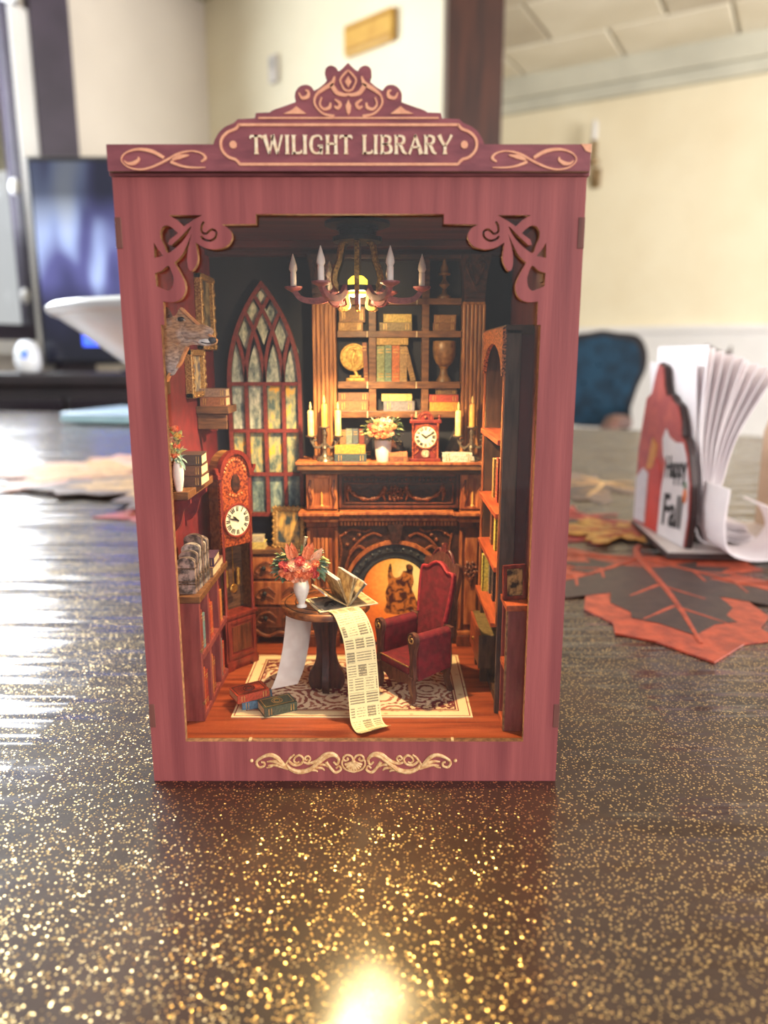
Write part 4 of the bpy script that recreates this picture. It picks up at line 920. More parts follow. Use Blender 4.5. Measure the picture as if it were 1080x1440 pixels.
# middle row
sw = thing('swirl_statue', 'gold disc statue with a swirl figure on the middle left bookcase shelf', 'statue', (-3.4, 126.2, Z2))
sgm = M('old_gold', sr(224, 184, 92), sr(168, 122, 50), rough=.4, metal=.3, scale=700)
MB().bbox(-5, 5.8, -2.2, 2.2, 0, 1.8, .4).bbox(-3, 3.6, -1.6, 1.6, 1.8, 3.4, .4).build('base', sgm, sw)
q = MB(); q.tube([(1, 0, 3), (.4, 0, 5), (-.6, 0, 6.6)], [1.3, .9, .9]); q.build('stem', sgm, sw, True)
q = MB(); P = spiral(-.6, 13.4, 7.4, 7.4, 0, 6.283, 28); q.prism(P[:-1], -.5, .7); q.build('disc', sgm, sw)
q = MB(); q.tube([(u, -.7, v) for u, v in spiral(-.6, 13.4, 7.2, 7.2, 0, 6.283, 28)], .55, 6); q.tube([(u, -.7, v) for u, v in spiral(-.6, 13.6, 6.2, 1.2, -1.2, 7.2, 30)], .55, 6); q.tube([(-.6, -.8, 8), (-1.4, -1, 12), (0, -1, 16.4)], [.9, 1.0, .5], 6); q.ball((.2, -1, 17.2), .9, 8, 5); q.build('swirl_relief', sgm, sw, True)
book((3.0, 124.4, Z2), (2.4, 6, 21.5), (150, 84, 50), 'brown upright book beside the gold swirl statue', lie=False, tilt=-.04)
for k, (c, w_, h_, nm) in enumerate((((150, 156, 104), 4.2, 19.6, 'olive green'), ((120, 144, 120), 3.8, 20, 'teal green'), ((206, 112, 56), 4.2, 19.8, 'orange'), ((176, 140, 92), 4.0, 19.4, 'tan'))):
    book((11.2+k*4.25, 123.6, Z2), (w_, 6.6, h_), c, nm+' upright book in the row on the middle bookcase shelf', lie=False)
book((17.8, 123.4, Z2+20.1), (4.0, 6.6, 17.6), (190, 150, 78), 'golden brown book lying across the tops of the upright row')
book((29.6, 123.8, Z2+.4), (3.0, 6, 19), (156, 120, 74), 'tan book leaning alone on the middle bookcase shelf', lie=False, tilt=-.26)
vz = thing('goblet_urn', 'brown wooden goblet urn on the middle right bookcase shelf', 'urn', (47.0, 126.2, Z2))
bz = M('bronze_urn', sr(150, 110, 66), sr(100, 68, 40), rough=.4, scale=300)
MB().lathe([(4.4, 0), (4.2, 1), (2.6, 3.4), (1.9, 7), (2.6, 8.2)], n=18).build('foot', bz, vz, True)
MB().lathe([(2.4, 8), (4.6, 10.2), (6.0, 13.6), (6.5, 18), (6.4, 22), (6.1, 22.4), (5.6, 21.6), (.1, 20)], n=22).build('cup', bz, vz, True)
MB().lathe([(2.3, 7.4), (2.7, 8), (2.3, 8.6)], n=16).build('collar', gilt, vz, True)
# lower row
book((-4.4, 123, Z3), (5.6, 7, 17), (212, 100, 66), 'coral red book lowest on the lower left bookcase shelf')
book((-4.2, 123.4, Z3+5.7), (4.6, 6.6, 17.4), (122, 84, 60), 'dull brown book on top of the coral red one')
book((21.6, 123.2, Z3), (5.6, 7, 17.6), (122, 116, 122), 'slate grey book lowest on the lower middle bookcase shelf')
book((20.4, 123.4, Z3+5.7), (3.8, 6.6, 17.2), (206, 182, 110), 'yellow book tilted on the slate grey one', rz=.06)
book((47.2, 123, Z3), (5.0, 7, 16.4), (222, 150, 56), 'amber book lowest on the lower right bookcase shelf')
book((47.0, 123.3, Z3+5.1), (4.0, 6.6, 16.6), (190, 76, 58), 'brick red book in the middle of the lower right stack')
book((48.4, 123.8, Z3+9.2), (3.6, 5.4, 12), (126, 94, 60), 'small dark tan book topping the lower right stack')
# ornament in the top right cell
orn = thing('finial_ornament', 'small dark finial ornament in the top right bookcase cell', 'ornament', (46.5, 126, 218.1))
MB().lathe([(4, 0), (4, 1), (1.6, 2.6), (1, 5), (3.0, 7.4), (1.2, 9.6), (.8, 11.6), (2.6, 13), (2.4, 16), (1.0, 19.4), (.3, 23)], n=14).build('finial_body', bz, orn, True)
MB().lathe([(3.2, 12.4), (3.4, 13), (3.2, 13.4)], n=14).build('ring', gilt, orn, True)
# back row standing on the mantel
Zm = 129.0
for k, (c, w_, h_, nm) in enumerate((((150, 112, 76), 3.6, 16.4, 'tan'), ((132, 142, 128), 3.4, 17.0, 'sage'), ((96, 102, 110), 3.2, 17.0, 'slate'), ((128, 60, 46), 3.0, 16.8, 'red-brown'), ((60, 44, 52), 4.0, 16.6, 'dark plum'))):
    book((-10.6+k*3.6, 126, Zm), (w_, 5, h_), c, nm+' upright book behind the stack on the mantel left', lie=False)
for k, (c, nm) in enumerate((((92, 46, 34), 'dark red'), ((60, 44, 40), 'charcoal brown'))):
    book((18.6+k*3.4, 126.4, Zm), (3.2, 5, 11.5-2*k), c, nm+' upright book behind the vase on the mantel', lie=False)
for k, (c, nm) in enumerate((((66, 60, 58), 'charcoal'), ((84, 78, 76), 'ash grey'))):
    book((48.4+k*3.4, 126.2, Zm+.3), (3.2, 5, 17.5), c, nm+' book leaning to the right beside the mantel clock', lie=False, tilt=.42)
# front row on the mantel
book((-5.6, 109.8, Zm), (4.4, 6, 17.8), (70, 84, 88), 'dark blue-grey book with pale bands lying on the mantel')
book((-5.8, 110.2, Zm+4.5), (4.6, 5.6, 17.0), (212, 154, 62), 'golden yellow book on top of the dark banded book')
book((21.0, 109.2, Zm), (2.9, 6, 10.8), (142, 84, 58), 'brown book lying in front of the vase and clock, lower')
book((20.8, 109.4, Zm+3.0), (2.2, 5.6, 10.6), (206, 128, 86), 'thin peach book lying on the brown one by the clock')
book((54.6, 109.4, Zm), (3.0, 6, 17.6), (226, 214, 196), 'white book lying at the right end of the mantel')
book((54.0, 109.8, Zm+3.1), (1.8, 5.6, 16.6), (236, 226, 206), 'thin cream book on top of the white one on the mantel')

def candelabrum(x, label):
    t = thing('candelabrum', label, 'candelabrum', (x, 113.4, Zm), 0, None)
    q = MB(); q.lathe([(4.6, 0), (4.4, .8), (2.6, 1.8), (1.4, 4), (1.0, 6), (1.7, 7.6), (.9, 9.2), (1.2, 11.6), (.8, 14), (1.4, 16), (.9, 18)], n=14)
    for a in range(3):
        aa = a*2.094+.4; q.tube([(2*math.cos(aa), 2*math.sin(aa)*.7, 2), (4.2*math.cos(aa), 4.2*math.sin(aa)*.7, 1.2), (5.4*math.cos(aa), 5.4*math.sin(aa)*.7, .5)], [.9, .8, .9], 6)
    q.build('stem', silver, t, True)
    for s_ in (-1, 1):
        MB().tube([(s_*u, 0, v) for u, v in catmull([(.4, 10), (3.2, 7.6), (6.0, 8.6), (6.0, 11.6), (4.6, 11.6)], 5)]+[], .75, 6).tube([(s_*u, 0, v) for u, v in catmull([(5.9, 9), (7.2, 10.8), (7.6, 13)], 4)], .7, 6).build('arm', silver, t, True)
    for xx, zz, hh, mm in ((-7.6, 13, 14.5, wax), (0, 18, 13, wax_o), (7.6, 13, 14.5, wax)):
        c = MB().lathe([(1.0, zz), (2.9, zz+.8), (2.9, zz+1.4), (1.6, zz+1.4)], xx, 0, 12).build('cup', silver, t, True)
        MB().lathe([(1.75, zz+1.2), (1.75, zz+hh), (1.3, zz+hh+.8), (.4, zz+hh+.9)], xx, 0, 12).build('candle', mm, t, True)
        MB().lathe([(.2, zz+hh+.8), (.75, zz+hh+2.2), (.55, zz+hh+3.8), (.06, zz+hh+5.6)], xx, 0, 8).build('flame', M('cream_flame', sr(246, 220, 150), sr(238, 200, 120), rough=.5), t, True)
    return t
candelabrum(-20.2, 'bronze candelabrum with three candles at the left end of the mantel')
candelabrum(62.2, 'bronze candelabrum with three candles at the right end of the mantel')

def dial_on(parent, cx, y, cz, r, hour, minute, nrm_rim, name='dial'):
    d = MB().lathe([(r, 0), (r, .5), (r*.98, .6)], 0, 0, 28); 
    d.v = [Vector((cx+v.x, y-v.z, cz+v.y)) for v in d.v]; do = d.build(name, dialm, parent)
    q = MB(); q.tube([(u, y-.5, v) for u, v in spiral(cx, cz, r*1.04, r*1.04, 0, 2*math.pi, 30)], r*.09, 6); q.build('dial_rim', nrm_rim, parent, True)
    q = MB()
    for k in range(12):
        a = math.pi/2-k*math.pi/6
        n_ = (2, 1, 2, 3, 2, 1, 2, 3, 3, 2, 2, 3)[k]
        for j in range(n_):
            a2 = a+(j-(n_-1)/2)*.15
            q.strip([(cx+r*.60*math.cos(a2), cz+r*.60*math.sin(a2)), (cx+r*.90*math.cos(a2), cz+r*.90*math.sin(a2))], r*.07, y-.75, y-.55)
    q.build('numeral', ink, do)
    for ang_, L_, w_ in ((hour, .5, .09), (minute, .78, .06)):
        a = math.pi/2-ang_; q = MB(); q.strip([(cx-r*.12*math.cos(a), cz-r*.12*math.sin(a)), (cx+r*L_*.6*math.cos(a), cz+r*L_*.6*math.sin(a)), (cx+r*L_*math.cos(a), cz+r*L_*math.sin(a))], [r*w_, r*w_*1.6, r*w_*.4], y-1.0, y-.8); q.build('hand', ink, do)
    MB().ball((cx, y-.9, cz), (r*.07, .3, r*.07), 8, 5).build('hub', ink, do)
    return do
ck = thing('mantel_clock', 'small red mantel clock with white dial standing on the mantel', 'clock', (36.2, 112.6, Zm))
MB().bbox(-8.6, 8.6, -2.4, 3, 0, 1.8, .3).build('base', clockred, ck)
MB().bbox(-7.4, 7.4, -1.2, 2.6, 1.8, 21.4, .3).build('case', clockred, ck)
MB().bbox(-8.8, 8.8, -2.2, 3, 21.4, 23.2, .3).build('cornice', clockred, ck)
q = MB(); q.prism([(4.6*math.cos(math.pi*i/12), 23.2+4.6*math.sin(math.pi*i/12)) for i in range(13)], -1.2, 2); q.build('crest', clockred, ck)
q = MB(); q.tube([(3.4*math.cos(math.pi*i/12), -1.3, 23.4+3.4*math.sin(math.pi*i/12)) for i in range(13)], .4, 6); q.ball((0, -1.4, 24.6), 1, 8, 5); q.build('crest_carving', clockor, ck, True)
for s_ in (-1, 1):
    MB().lathe([(.9, 1.8), (.6, 3), (.6, 19), (.9, 21.4)], s_*6.9, -1.6, 8).build('colonnette', clockor, ck, True)
    MB().lathe([(.8, 23.2), (.5, 24), (.9, 25), (.1, 26.4)], s_*7.6, -.4, 8).build('finial', clockred, ck, True)
    q = MB(); q.tube([(s_*u, -1.3, v) for u, v in catmull([(6, 4), (4, 6.4), (5.8, 8), (4.6, 9)], 4)], .45, 6); q.build('case_scroll', clockor, ck, True)
dial_on(ck, 0, -1.3, 13.8, 6.3, R(-55), R(62), clockor)
dial_on(ck, 0, -1.3, 4.6, 2.2, R(30), R(180), clockor, 'small_dial')

# ---------------------------------------------------------------- chandelier with the lamp
ch = thing('chandelier', 'dark lantern chandelier with curved arms, white candles and a lit yellow lamp', 'chandelier', (.8, 60, 0))
MB().lathe([(15, 246.9), (15, 245.4), (13.4, 244.8), (9.6, 244.6), (9.6, 243.4)], n=28).build('ceiling_plate', iron, ch, True)
MB().lathe([(8.4, 243.6), (8.4, 241), (11.4, 240.2), (11.4, 238.2), (6, 237.8)], n=20).build('collar', iron, ch)
armm = M('mauve_arm', sr(150, 80, 80), sr(112, 52, 56), rough=.5, scale=500)
led_m = M('lit_lamp', sr(255, 220, 120), emit=(1, .70, .035), es=4)
MB().lathe([(3.6, 217.8), (4.6, 218.4), (4.6, 221.4), (2.6, 223.2)], n=16).build('lamp', led_m, ch, True)
MB().lathe([(3.0, 213.9), (5.0, 214.8), (5.0, 215.9), (3.6, 216.4)], n=16).build('lamp', led_m, ch, True)
MB().lathe([(1.6, 222), (1.6, 238)], n=12).build('stem', M('grey_stem', sr(96, 86, 70), rough=.35), ch, True)
plate('ring', [(10.6*math.cos(R(a)), 10.6*math.sin(R(a))) for a in range(0, 360, 12)], [[(5.4*math.cos(R(a)), 5.4*math.sin(R(a))) for a in range(0, 360, 18)]], 216.0, 218.6, (iron, iron), ch, 'xy')
brsc = M('gilt_strap', sr(196, 150, 70), sr(120, 84, 40), rough=.4, metal=.3, scale=900)
for k in range(6):
    a = R(60*k+30); Mt = Matrix.Rotation(a, 4, 'Z')
    q = MB(); q.M = Mt; q.strip(catmull([(6.2, 238.6), (8.4, 236), (9.6, 230), (11.8, 224.6), (12.2, 220), (9.8, 216.4)], 5), [2.2]*26, -1.1, 1.1); q.build('strap', brsc if k in (3, 4, 5) else iron, ch)
    q = MB(); q.M = Mt; q.strip(catmull([(5.8, 216), (6.0, 213.0), (5.4, 209.6), (8.2, 208.2), (10.0, 208.8)], 4), 1.7, -.9, .9); q.build('foot_scroll', brsc, ch)
    q = MB(); q.M = Mt; q.prism([(12.2+3.2*math.cos(R(b)), 212.6+3.2*math.sin(R(b))) for b in range(0, 360, 30)], -.9, .9); q.build('scroll_disc', armm, ch)
for k in range(6):
    a = R(60*k); Mt = Matrix.Rotation(a, 4, 'Z')
    q = MB(); q.M = Mt; q.strip(catmull([(10, 217.4), (14, 213.4), (20, 212.0), (26.4, 213.0), (30, 217.0)], 6), catmull([(3.0,), (3.8,), (3.6,), (3.0,), (1.8,)], 6) and [3.4-.05*i for i in range(25)], -1.0, 1.0); arm_ = q.build('arm', armm, ch)
    cx, cy = 30*math.cos(a), 30*math.sin(a)
    MB().lathe([(1.0, 216), (3.4, 217.2), (4.2, 217.8), (4.2, 218.5), (2, 218.5)], cx, cy, 14).build('cup', armm, ch, True)
    MB().lathe([(1.45, 218.2), (1.45, 224.4), (1.2, 224.8)], cx, cy, 10).build('candle', paper_w, ch, True)
    MB().lathe([(1.2, 224.6), (1.95, 226.2), (1.7, 228.2), (.9, 230.8), (.1, 233.2)], cx, cy, 10).build('flame', paper_w, ch, True)
pl = bpy.data.lights.new('chandelier_light', 'POINT'); pl.energy = .45; pl.color = (1, .73, .36); pl.shadow_soft_size = .0032
lo_ = bpy.data.objects.new('chandelier_light', pl); C.objects.link(lo_); lo_.location = (.0008, .060, .2115)
sp_ = bpy.data.lights.new('chandelier_spot', 'SPOT'); sp_.energy = 1.8; sp_.color = (1, .73, .36); sp_.shadow_soft_size = .0032; sp_.spot_size = R(128); sp_.spot_blend = .35
so_ = bpy.data.objects.new('chandelier_spot', sp_); C.objects.link(so_); so_.location = (.0008, .060, .2105)
ls_ = bpy.data.lights.new('table_glow_spot', 'SPOT'); ls_.energy = .62; ls_.color = (1, .68, .10); ls_.shadow_soft_size = .003; ls_.spot_size = R(40); ls_.spot_blend = .7  # extra narrow spot added inside the lamp, aimed at the table for its glow
lb_ = bpy.data.objects.new('table_glow_spot', ls_); C.objects.link(lb_); lb_.location = (.0008, .058, .2095)
lb_.rotation_euler = (Vector((.0008, -.095, 0))-lb_.location).to_track_quat('-Z', 'Y').to_euler()

# ---------------------------------------------------------------- left wall
hd = thing('deer_head', 'brown deer head with pricked ear mounted on the red left wall', 'deer head', (0, 0, 0))
def px6(L): return [at(210+.21296*a, 380+.21296*b, 30) for a, b in L]
fur = bpy.data.materials.new('deer_fur'); fur.use_nodes = True; t = fur.node_tree; b = t.nodes['Principled BSDF']; b.inputs['Roughness'].default_value = .8
tcn = nd(t, 'TexCoord'); mp = nd(t, 'Mapping', {0: tcn.outputs['Object'], 'Rotation': (0, R(28), 0), 'Scale': (.5, 1, 1.2)})
n1 = nd(t, 'TexNoise', {'Vector': mp.outputs[0], 'Scale': 900, 'Detail': 4}); n2 = nd(t, 'TexNoise', {'Vector': tcn.outputs['Object'], 'Scale': 110, 'Detail': 1})
ca = ramp(t, n1.outputs[0], [(.3, sr(120, 80, 54)), (.7, sr(198, 150, 108))]); cb = ramp(t, n1.outputs[0], [(.3, sr(104, 100, 104)), (.7, sr(188, 184, 184))])
mxf = nd(t, 'MapRange', {'Value': n2.outputs[0], 'From Min': .5, 'From Max': .62}); sz = nd(t, 'SeparateXYZ', {0: tcn.outputs['Object']})
lowm = nd(t, 'MapRange', {'Value': sz.outputs[2], 'From Min': .191, 'From Max': .178}); mxx = nd(t, 'Math', {0: mxf.outputs[0], 1: .45}, operation='MULTIPLY'); mxa = nd(t, 'Math', {0: mxx.outputs[0], 1: lowm.outputs[0]}, operation='MAXIMUM')
mc = nd(t, 'Mix', {0: mxa.outputs[0], 6: ca, 7: cb}, data_type='RGBA'); t.links.new(mc.outputs[2], b.inputs['Base Color'])
prof_top = px6([(70, 335), (120, 318), (175, 300), (200, 255), (222, 250), (262, 300), (318, 352), (378, 410), (425, 447), (445, 462), (440, 485), (408, 500)])
prof_bot = px6([(408, 500), (370, 502), (300, 492), (252, 505), (228, 560), (200, 622), (160, 660), (128, 700), (108, 765), (60, 770)])
head = catmull(prof_top, 4)+catmull(prof_bot, 4)[1:]
# relief: outline plus a raised inner face
bm = MB(); bm.prism(head, 29, 32); bm.build('head', [fur], hd)
cx = sum(p[0] for p in head)/len(head); cz = sum(p[1] for p in head)/len(head)
q = MB(); q.strip(catmull(px6([(212, 252), (262, 300), (318, 352), (378, 410), (425, 447), (445, 465)]), 5), .95, 28.3, 32.2); q.strip(catmull(px6([(252, 505), (228, 560), (200, 622), (160, 660), (128, 700), (108, 765)]), 5), .9, 28.4, 32.2); q.build('cut_edge', M('painted_lit_edge', sr(214, 150, 96), sr(180, 112, 66), rough=.6), hd)  # cut edges with their orange lit highlight painted into the colour
q = MB(); u, v = px6([(300, 405)])[0]; q.ball((u, 29.2, v), (8.5, 1.7, 3.4), 14, 8); u, v = px6([(150, 400)])[0]; q.ball((u, 29.2, v), (6.5, 1.9, 6.5), 14, 8); u, v = px6([(140, 560)])[0]; q.ball((u, 29.2, v), (4.2, 1.7, 9), 12, 8); q.build('cheek', fur, hd, True)
q = MB(); q.prism(catmull(px6([(112, 318), (108, 280), (122, 245), (140, 268), (158, 308)]), 4, True), 27.6, 29.4); q.build('ear', M('ear_brown', sr(122, 84, 66), sr(80, 54, 46), rough=.8, scale=900), hd)
u, v = px6([(216, 324)])[0]; e = MB().ball((u, 27.9, v), (1.6, .8, 1.0), 12, 7).build('eye', M('eye_dark', sr(34, 24, 24), rough=.15), hd, True)
q = MB(); q.tube([(a, 27.7, b_) for a, b_ in catmull(px6([(190, 332), (212, 314), (246, 336)]), 4)], .3, 6); q.build('eyelid', M('eyelid_pale', sr(196, 170, 146), rough=.8), hd, True)
muz = M('muzzle_dark', sr(60, 56, 62), sr(38, 34, 40), rough=.5, scale=600)
u, v = px6([(420, 462)])[0]; MB().ball((u, 28.7, v), (1.9, .9, 1.5), 12, 7).build('nose', muz, hd, True)
u, v = px6([(372, 476)])[0]; MB().ball((u, 28.8, v), (3.2, .9, 1.5), 12, 7).build('white_muzzle_band', M('muzzle_white', sr(226, 222, 218), sr(190, 184, 180), rough=.8, scale=900), hd, True)
q = MB(); q.tube([(a, 28.0, b_) for a, b_ in catmull(px6([(425, 482), (390, 484), (350, 476)]), 4)], .28, 6); q.build('mouth', muz, hd, True)
MB().bbox(-85, -82, 27, 34, 170, 206, .6).build('wall_mount', ply_dark, hd)

def wall_frame(y0, y1, z0, z1, label, art, proud=4):
    t = thing('framed_painting', label, 'painting', (0, 0, 0)); xw = -85
    q = MB(); f = 3.0
    for a, b, c, d in ((y0, y0+f, z0, z1), (y1-f, y1, z0, z1), (y0, y1, z0, z0+f), (y0, y1, z1-f, z1)): q.bbox(xw, xw+proud, a, b, c, d, .5)
    q.build('frame', gilt, t)
    q = MB()
    for yy in (y0+1.5, y1-1.5): 
        for k in range(6): q.ball((xw+proud, yy, z0+2+(z1-z0-4)*k/5), (.7, 1.2, 1.5), 7, 5)
    for k in range(4): q.ball((xw+proud, y0+2+(y1-y0-4)*k/3, z0+1), (.7, 1.5, 1.0), 7, 5)
    q.build('frame_carving', gilt, t, True)
    MB().box(xw, xw+1.6, y0+2, y1-2, z0+2, z1-2).build('canvas', art, t); return t
art1 = M('art_forest', sr(170, 150, 110), sr(60, 60, 66), rough=.5, scale=120, lo=.4, hi=.6); art2 = M('art_meadow', sr(206, 180, 130), sr(96, 96, 110), rough=.5, scale=200, lo=.4, hi=.6)
wall_frame(97, 127, 190, 229, 'tall gilt framed painting high on the red wall behind the deer head', art1)
wall_frame(70, 98, 166, 190, 'small gilt framed painting lower on the red wall under the deer chin', art2)

# small bracket shelf with two books
sh = thing('bracket_shelf', 'small dark wall shelf with shaped bracket near the window', 'shelf', (0, 0, 0))
MB().bbox(-85, -68, 88, 110, 157.2, 161, .3).build('shelf_board', ply_dark, sh)
q = MB(); q.prism([(-85, 157.2), (-71, 157.2), (-71, 153), (-73, 150.6), (-75.6, 151.2), (-76.6, 147.6), (-85, 147.6)], 97, 100); q.build('bracket', M('shelf_red', sr(112, 40, 42), sr(84, 28, 32), rough=.5, scale=400), sh)
MB().bbox(-84.8, -69.4, 89.5, 91.5, 149, 157.2, .3).build('apron', ply_dark, sh)
book((-76.4, 90.5, 161), (4.8, 11, 13.6), (150, 92, 62), 'brown book lying on the small bracket shelf, lower of two')
book((-76.6, 91, 165.9), (4.2, 10, 14), (150, 118, 100), 'dusty brown book with blue page end on top of the bracket shelf')

# long shelf with vase and books
ls = thing('wall_shelf', 'long walnut shelf with bracket on the red left wall', 'shelf', (0, 0, 0))
MB().bbox(-85, -72.6, 18, 66, 124.8, 128.3, .3).build('shelf_board', shelf_w, ls)
for y in (26, 56):
    q = MB(); q.prism([(-85, 124.8), (-74, 124.8), (-74, 121.6), (-77, 119), (-79, 112), (-82, 108), (-85, 107)], y, y+2.6); q.build('bracket', M('shelf_red2', sr(120, 38, 42), sr(92, 26, 32), rough=.5, scale=400), ls)
MB().box(-74, -73, 40, 41, 124.9, 128.2).build('nib', paper, ls)
book((-81.5, 24, 128.3), (6, 9, 14.4), (108, 52, 44), 'dark red upright book at the front end of the long left shelf', lie=False)
for k, (c, nm) in enumerate((((92, 56, 44), 'dark brown book at the bottom of the stack on the long left shelf'), ((112, 70, 52), 'brown book in the middle of the stack on the long left shelf'), ((76, 54, 50), 'charcoal book topping the stack on the long left shelf'))):
    book((-76.6+.3*k, 33, 128.3+4.9*k), (4.7, 16-k, 12.6), c, nm, rz=.03*k)

def leafpoly(q, c, d, L, w_, up=(0, 0, 1), bend=.2):
    """pointed leaf blade from c along d, slightly folded"""
    c = Vector(c); d = Vector(d).normalized(); s = d.cross(Vector(up)); s = s.normalized() if s.length > .01 else Vector((1, 0, 0)); n = s.cross(d)
    P = [c, c+d*L*.35+s*w_*.5+n*L*bend*.3, c+d*L*.7+s*w_*.42+n*L*bend*.3, c+d*L-n*L*bend*.2, c+d*L*.7-s*w_*.42+n*L*bend*.3, c+d*L*.35-s*w_*.5+n*L*bend*.3, c+d*L*.38-n*.05*L, c+d*L*.7-n*.03*L]
    q.add(P, [(0, 1, 6), (1, 2, 7, 6), (2, 3, 7), (0, 6, 5), (6, 7, 4, 5), (7, 3, 4)])
def rose(parent, c, r, m, name='rose'):
    q = MB(); c = Vector(c); q.ball(c, r*.5, 8, 6)
    for ring, (n_, rr, h) in enumerate(((3, .45, .35), (4, .72, .12), (5, .95, -.12))):
        for k in range(n_):
            a = 2*math.pi*k/n_+ring*.7; d = Vector((math.cos(a), math.sin(a)*.9, 0)); s = Vector((-math.sin(a), math.cos(a), 0)); f = Vector((0, -.75, .65))
            u = Vector((1, 0, 0)); v = f.cross(u).normalized(); u2 = v.cross(f).normalized()
            dd = u2*math.cos(a)+v*math.sin(a); ss = -u2*math.sin(a)+v*math.cos(a); fn = f.normalized()
            o = c+fn*h*r; w2 = r*(.55 if ring else .4)
            q.add([o+dd*rr*r*.5-ss*w2*.8, o+dd*rr*r*.5+ss*w2*.8, o+dd*rr*r+ss*w2+fn*r*.18, o+dd*rr*r*1.08+fn*r*.3, o+dd*rr*r-ss*w2+fn*r*.18, o+dd*rr*r*.7-fn*r*.25], [(0, 1, 5), (1, 2, 3, 5), (3, 4, 0, 5), (0, 1, 2, 3), (0, 3, 4)])
    return q.build(name, m, parent)
def bouquet(t, ctr, R_, roses, nleaf, seed, lil=True, sq=(1, .35, .8)):
    rr = random.Random(seed); cx, cy, cz = ctr
    for mi, (mt, nm) in enumerate(((leafg, 'eucalyptus_leaf'), (leafd, 'leaf'), (leafy, 'leaf'))):
        q = MB()
        for k in range(nleaf//3):
            a = rr.uniform(0, 6.283); e = rr.uniform(-.5, .9); d = Vector((math.cos(a)*math.cos(e)*sq[0], math.sin(a)*math.cos(e)*sq[1]-.15, math.sin(e)*sq[2]-.1))
            p = Vector(ctr)+Vector((0, R_*.12, 0))+d*R_*.78; leafpoly(q, p, d+Vector((rr.uniform(-.5, .5), rr.uniform(-.3, .1), rr.uniform(-.5, .3))), R_*rr.uniform(.35, .55), R_*.26)
        o = q.build(nm, mt, t); o['kind'] = 'stuff'
    for (x, z, r, m_) in roses: rose(t, (cx+x*R_, cy-R_*.5*math.sqrt(max(.15, 1-min(1, x*x+z*z)))-1.4, cz+z*R_), r*R_*1.12, m_)
    if lil:
        for x0_, z0_, x1_, z1_ in ((-.22, .2, -.5, .98), (-.12, .2, -.28, .95), (.3, .2, .52, .95), (.42, .12, .86, .72), (.2, .2, .36, .85)):
            q = MB(); leafpoly(q, (cx+x0_*R_, cy-R_*.42, cz+z0_*R_), (x1_-x0_, -.05, z1_-z0_), R_*.85, R_*.34, up=(0, -1, 0)); q.build('lily_petal', rose_o if x0_ < .35 else rose_p, t)
        q = MB(); q.tube([(cx+.12*R_, cy, cz+.4*R_), (cx+.15*R_, cy-.5, cz+.8*R_), (cx+.24*R_, cy-.6, cz+1.15*R_)], [.3, .5, .9], 6); q.build('grass_plume', M('plume', sr(206, 190, 156), sr(160, 140, 104), rough=.8, scale=900), t)
# vase with flowers on the long shelf
v1 = thing('flower_vase', 'slim white vase of yellow and orange flowers on the long left shelf', 'vase', (-77.4, 21.5, 128.3))
MB().lathe([(1.4, 0), (1.6, .6), (2.3, 5), (2.5, 9), (1.9, 12), (1.7, 13), (1.3, 13), (.1, 11)], n=16).build('vase_body', white_c, v1, True)
q = MB(); rr = random.Random(3)
for k in range(34):
    a = rr.uniform(0, 6.28); leafpoly(q, (rr.uniform(-1.5, 1.5), rr.uniform(-1.5, 1.5), rr.uniform(13, 24)), (math.cos(a)*.6, math.sin(a)*.6-.2, rr.uniform(-.3, 1.2)), rr.uniform(4, 7), 2.0)
q.build('leaf', leafy, v1)['kind'] = 'stuff'
q = MB()
for k in range(12): leafpoly(q, (rr.uniform(-1, 1), rr.uniform(-1, 1), rr.uniform(13, 19)), (rr.uniform(-.6, .6), rr.uniform(-.6, .3), rr.uniform(-.8, .5)), rr.uniform(4, 7), 1.8)
q.build('leaf', leafg, v1)['kind'] = 'stuff'
for x, z, m_ in ((-.2, 16.2, rose_o), (.6, 20.2, rose_o), (-.8, 23, rose_p), (1.2, 24.6, M('yellow_bloom', sr(240, 200, 90), sr(220, 160, 60), rough=.6, scale=900)), (.2, 27.6, rose_o)): rose(v1, (x, -1.8, z), 1.7, m_, 'bloom')

# grandfather clock (local x along its face, local y into its depth), turned 50 degrees
gc = thing('grandfather_clock', 'tall cherry grandfather clock with arched top and white dial in the left corner', 'clock', (-65.8, 85.4, 17.5), R(50))
MB().bbox(-10.6, 10.6, -.6, 9.4, 0, 30, .4).build('base_box', clockred, gc)
q = MB(); q.prism([(-10.8, 0), (-6.6, 0), (-5, 2.4), (5, 2.4), (6.6, 0), (10.8, 0), (10.8, 5.4), (-10.8, 5.4)], -1.4, -.4); q.build('bracket_foot', clockred, gc)
for a, b, c, d in ((-9.6, -7.6, 7, 28.6), (7.6, 9.6, 7, 28.6), (-7.6, 7.6, 26.6, 28.6), (-7.6, 7.6, 7, 9)): MB().bbox(a, b, -1.2, -.5, c, d, .25).build('base_panel_frame', clockor if False else clockred, gc)
MB().bbox(-6.4, 6.4, -1.0, -.5, 10.4, 25, .3).build('base_panel', maho, gc)
MB().bbox(-11.4, 11.4, -1.6, 9.6, 30, 32, .4).build('waist_moulding', clockred, gc)
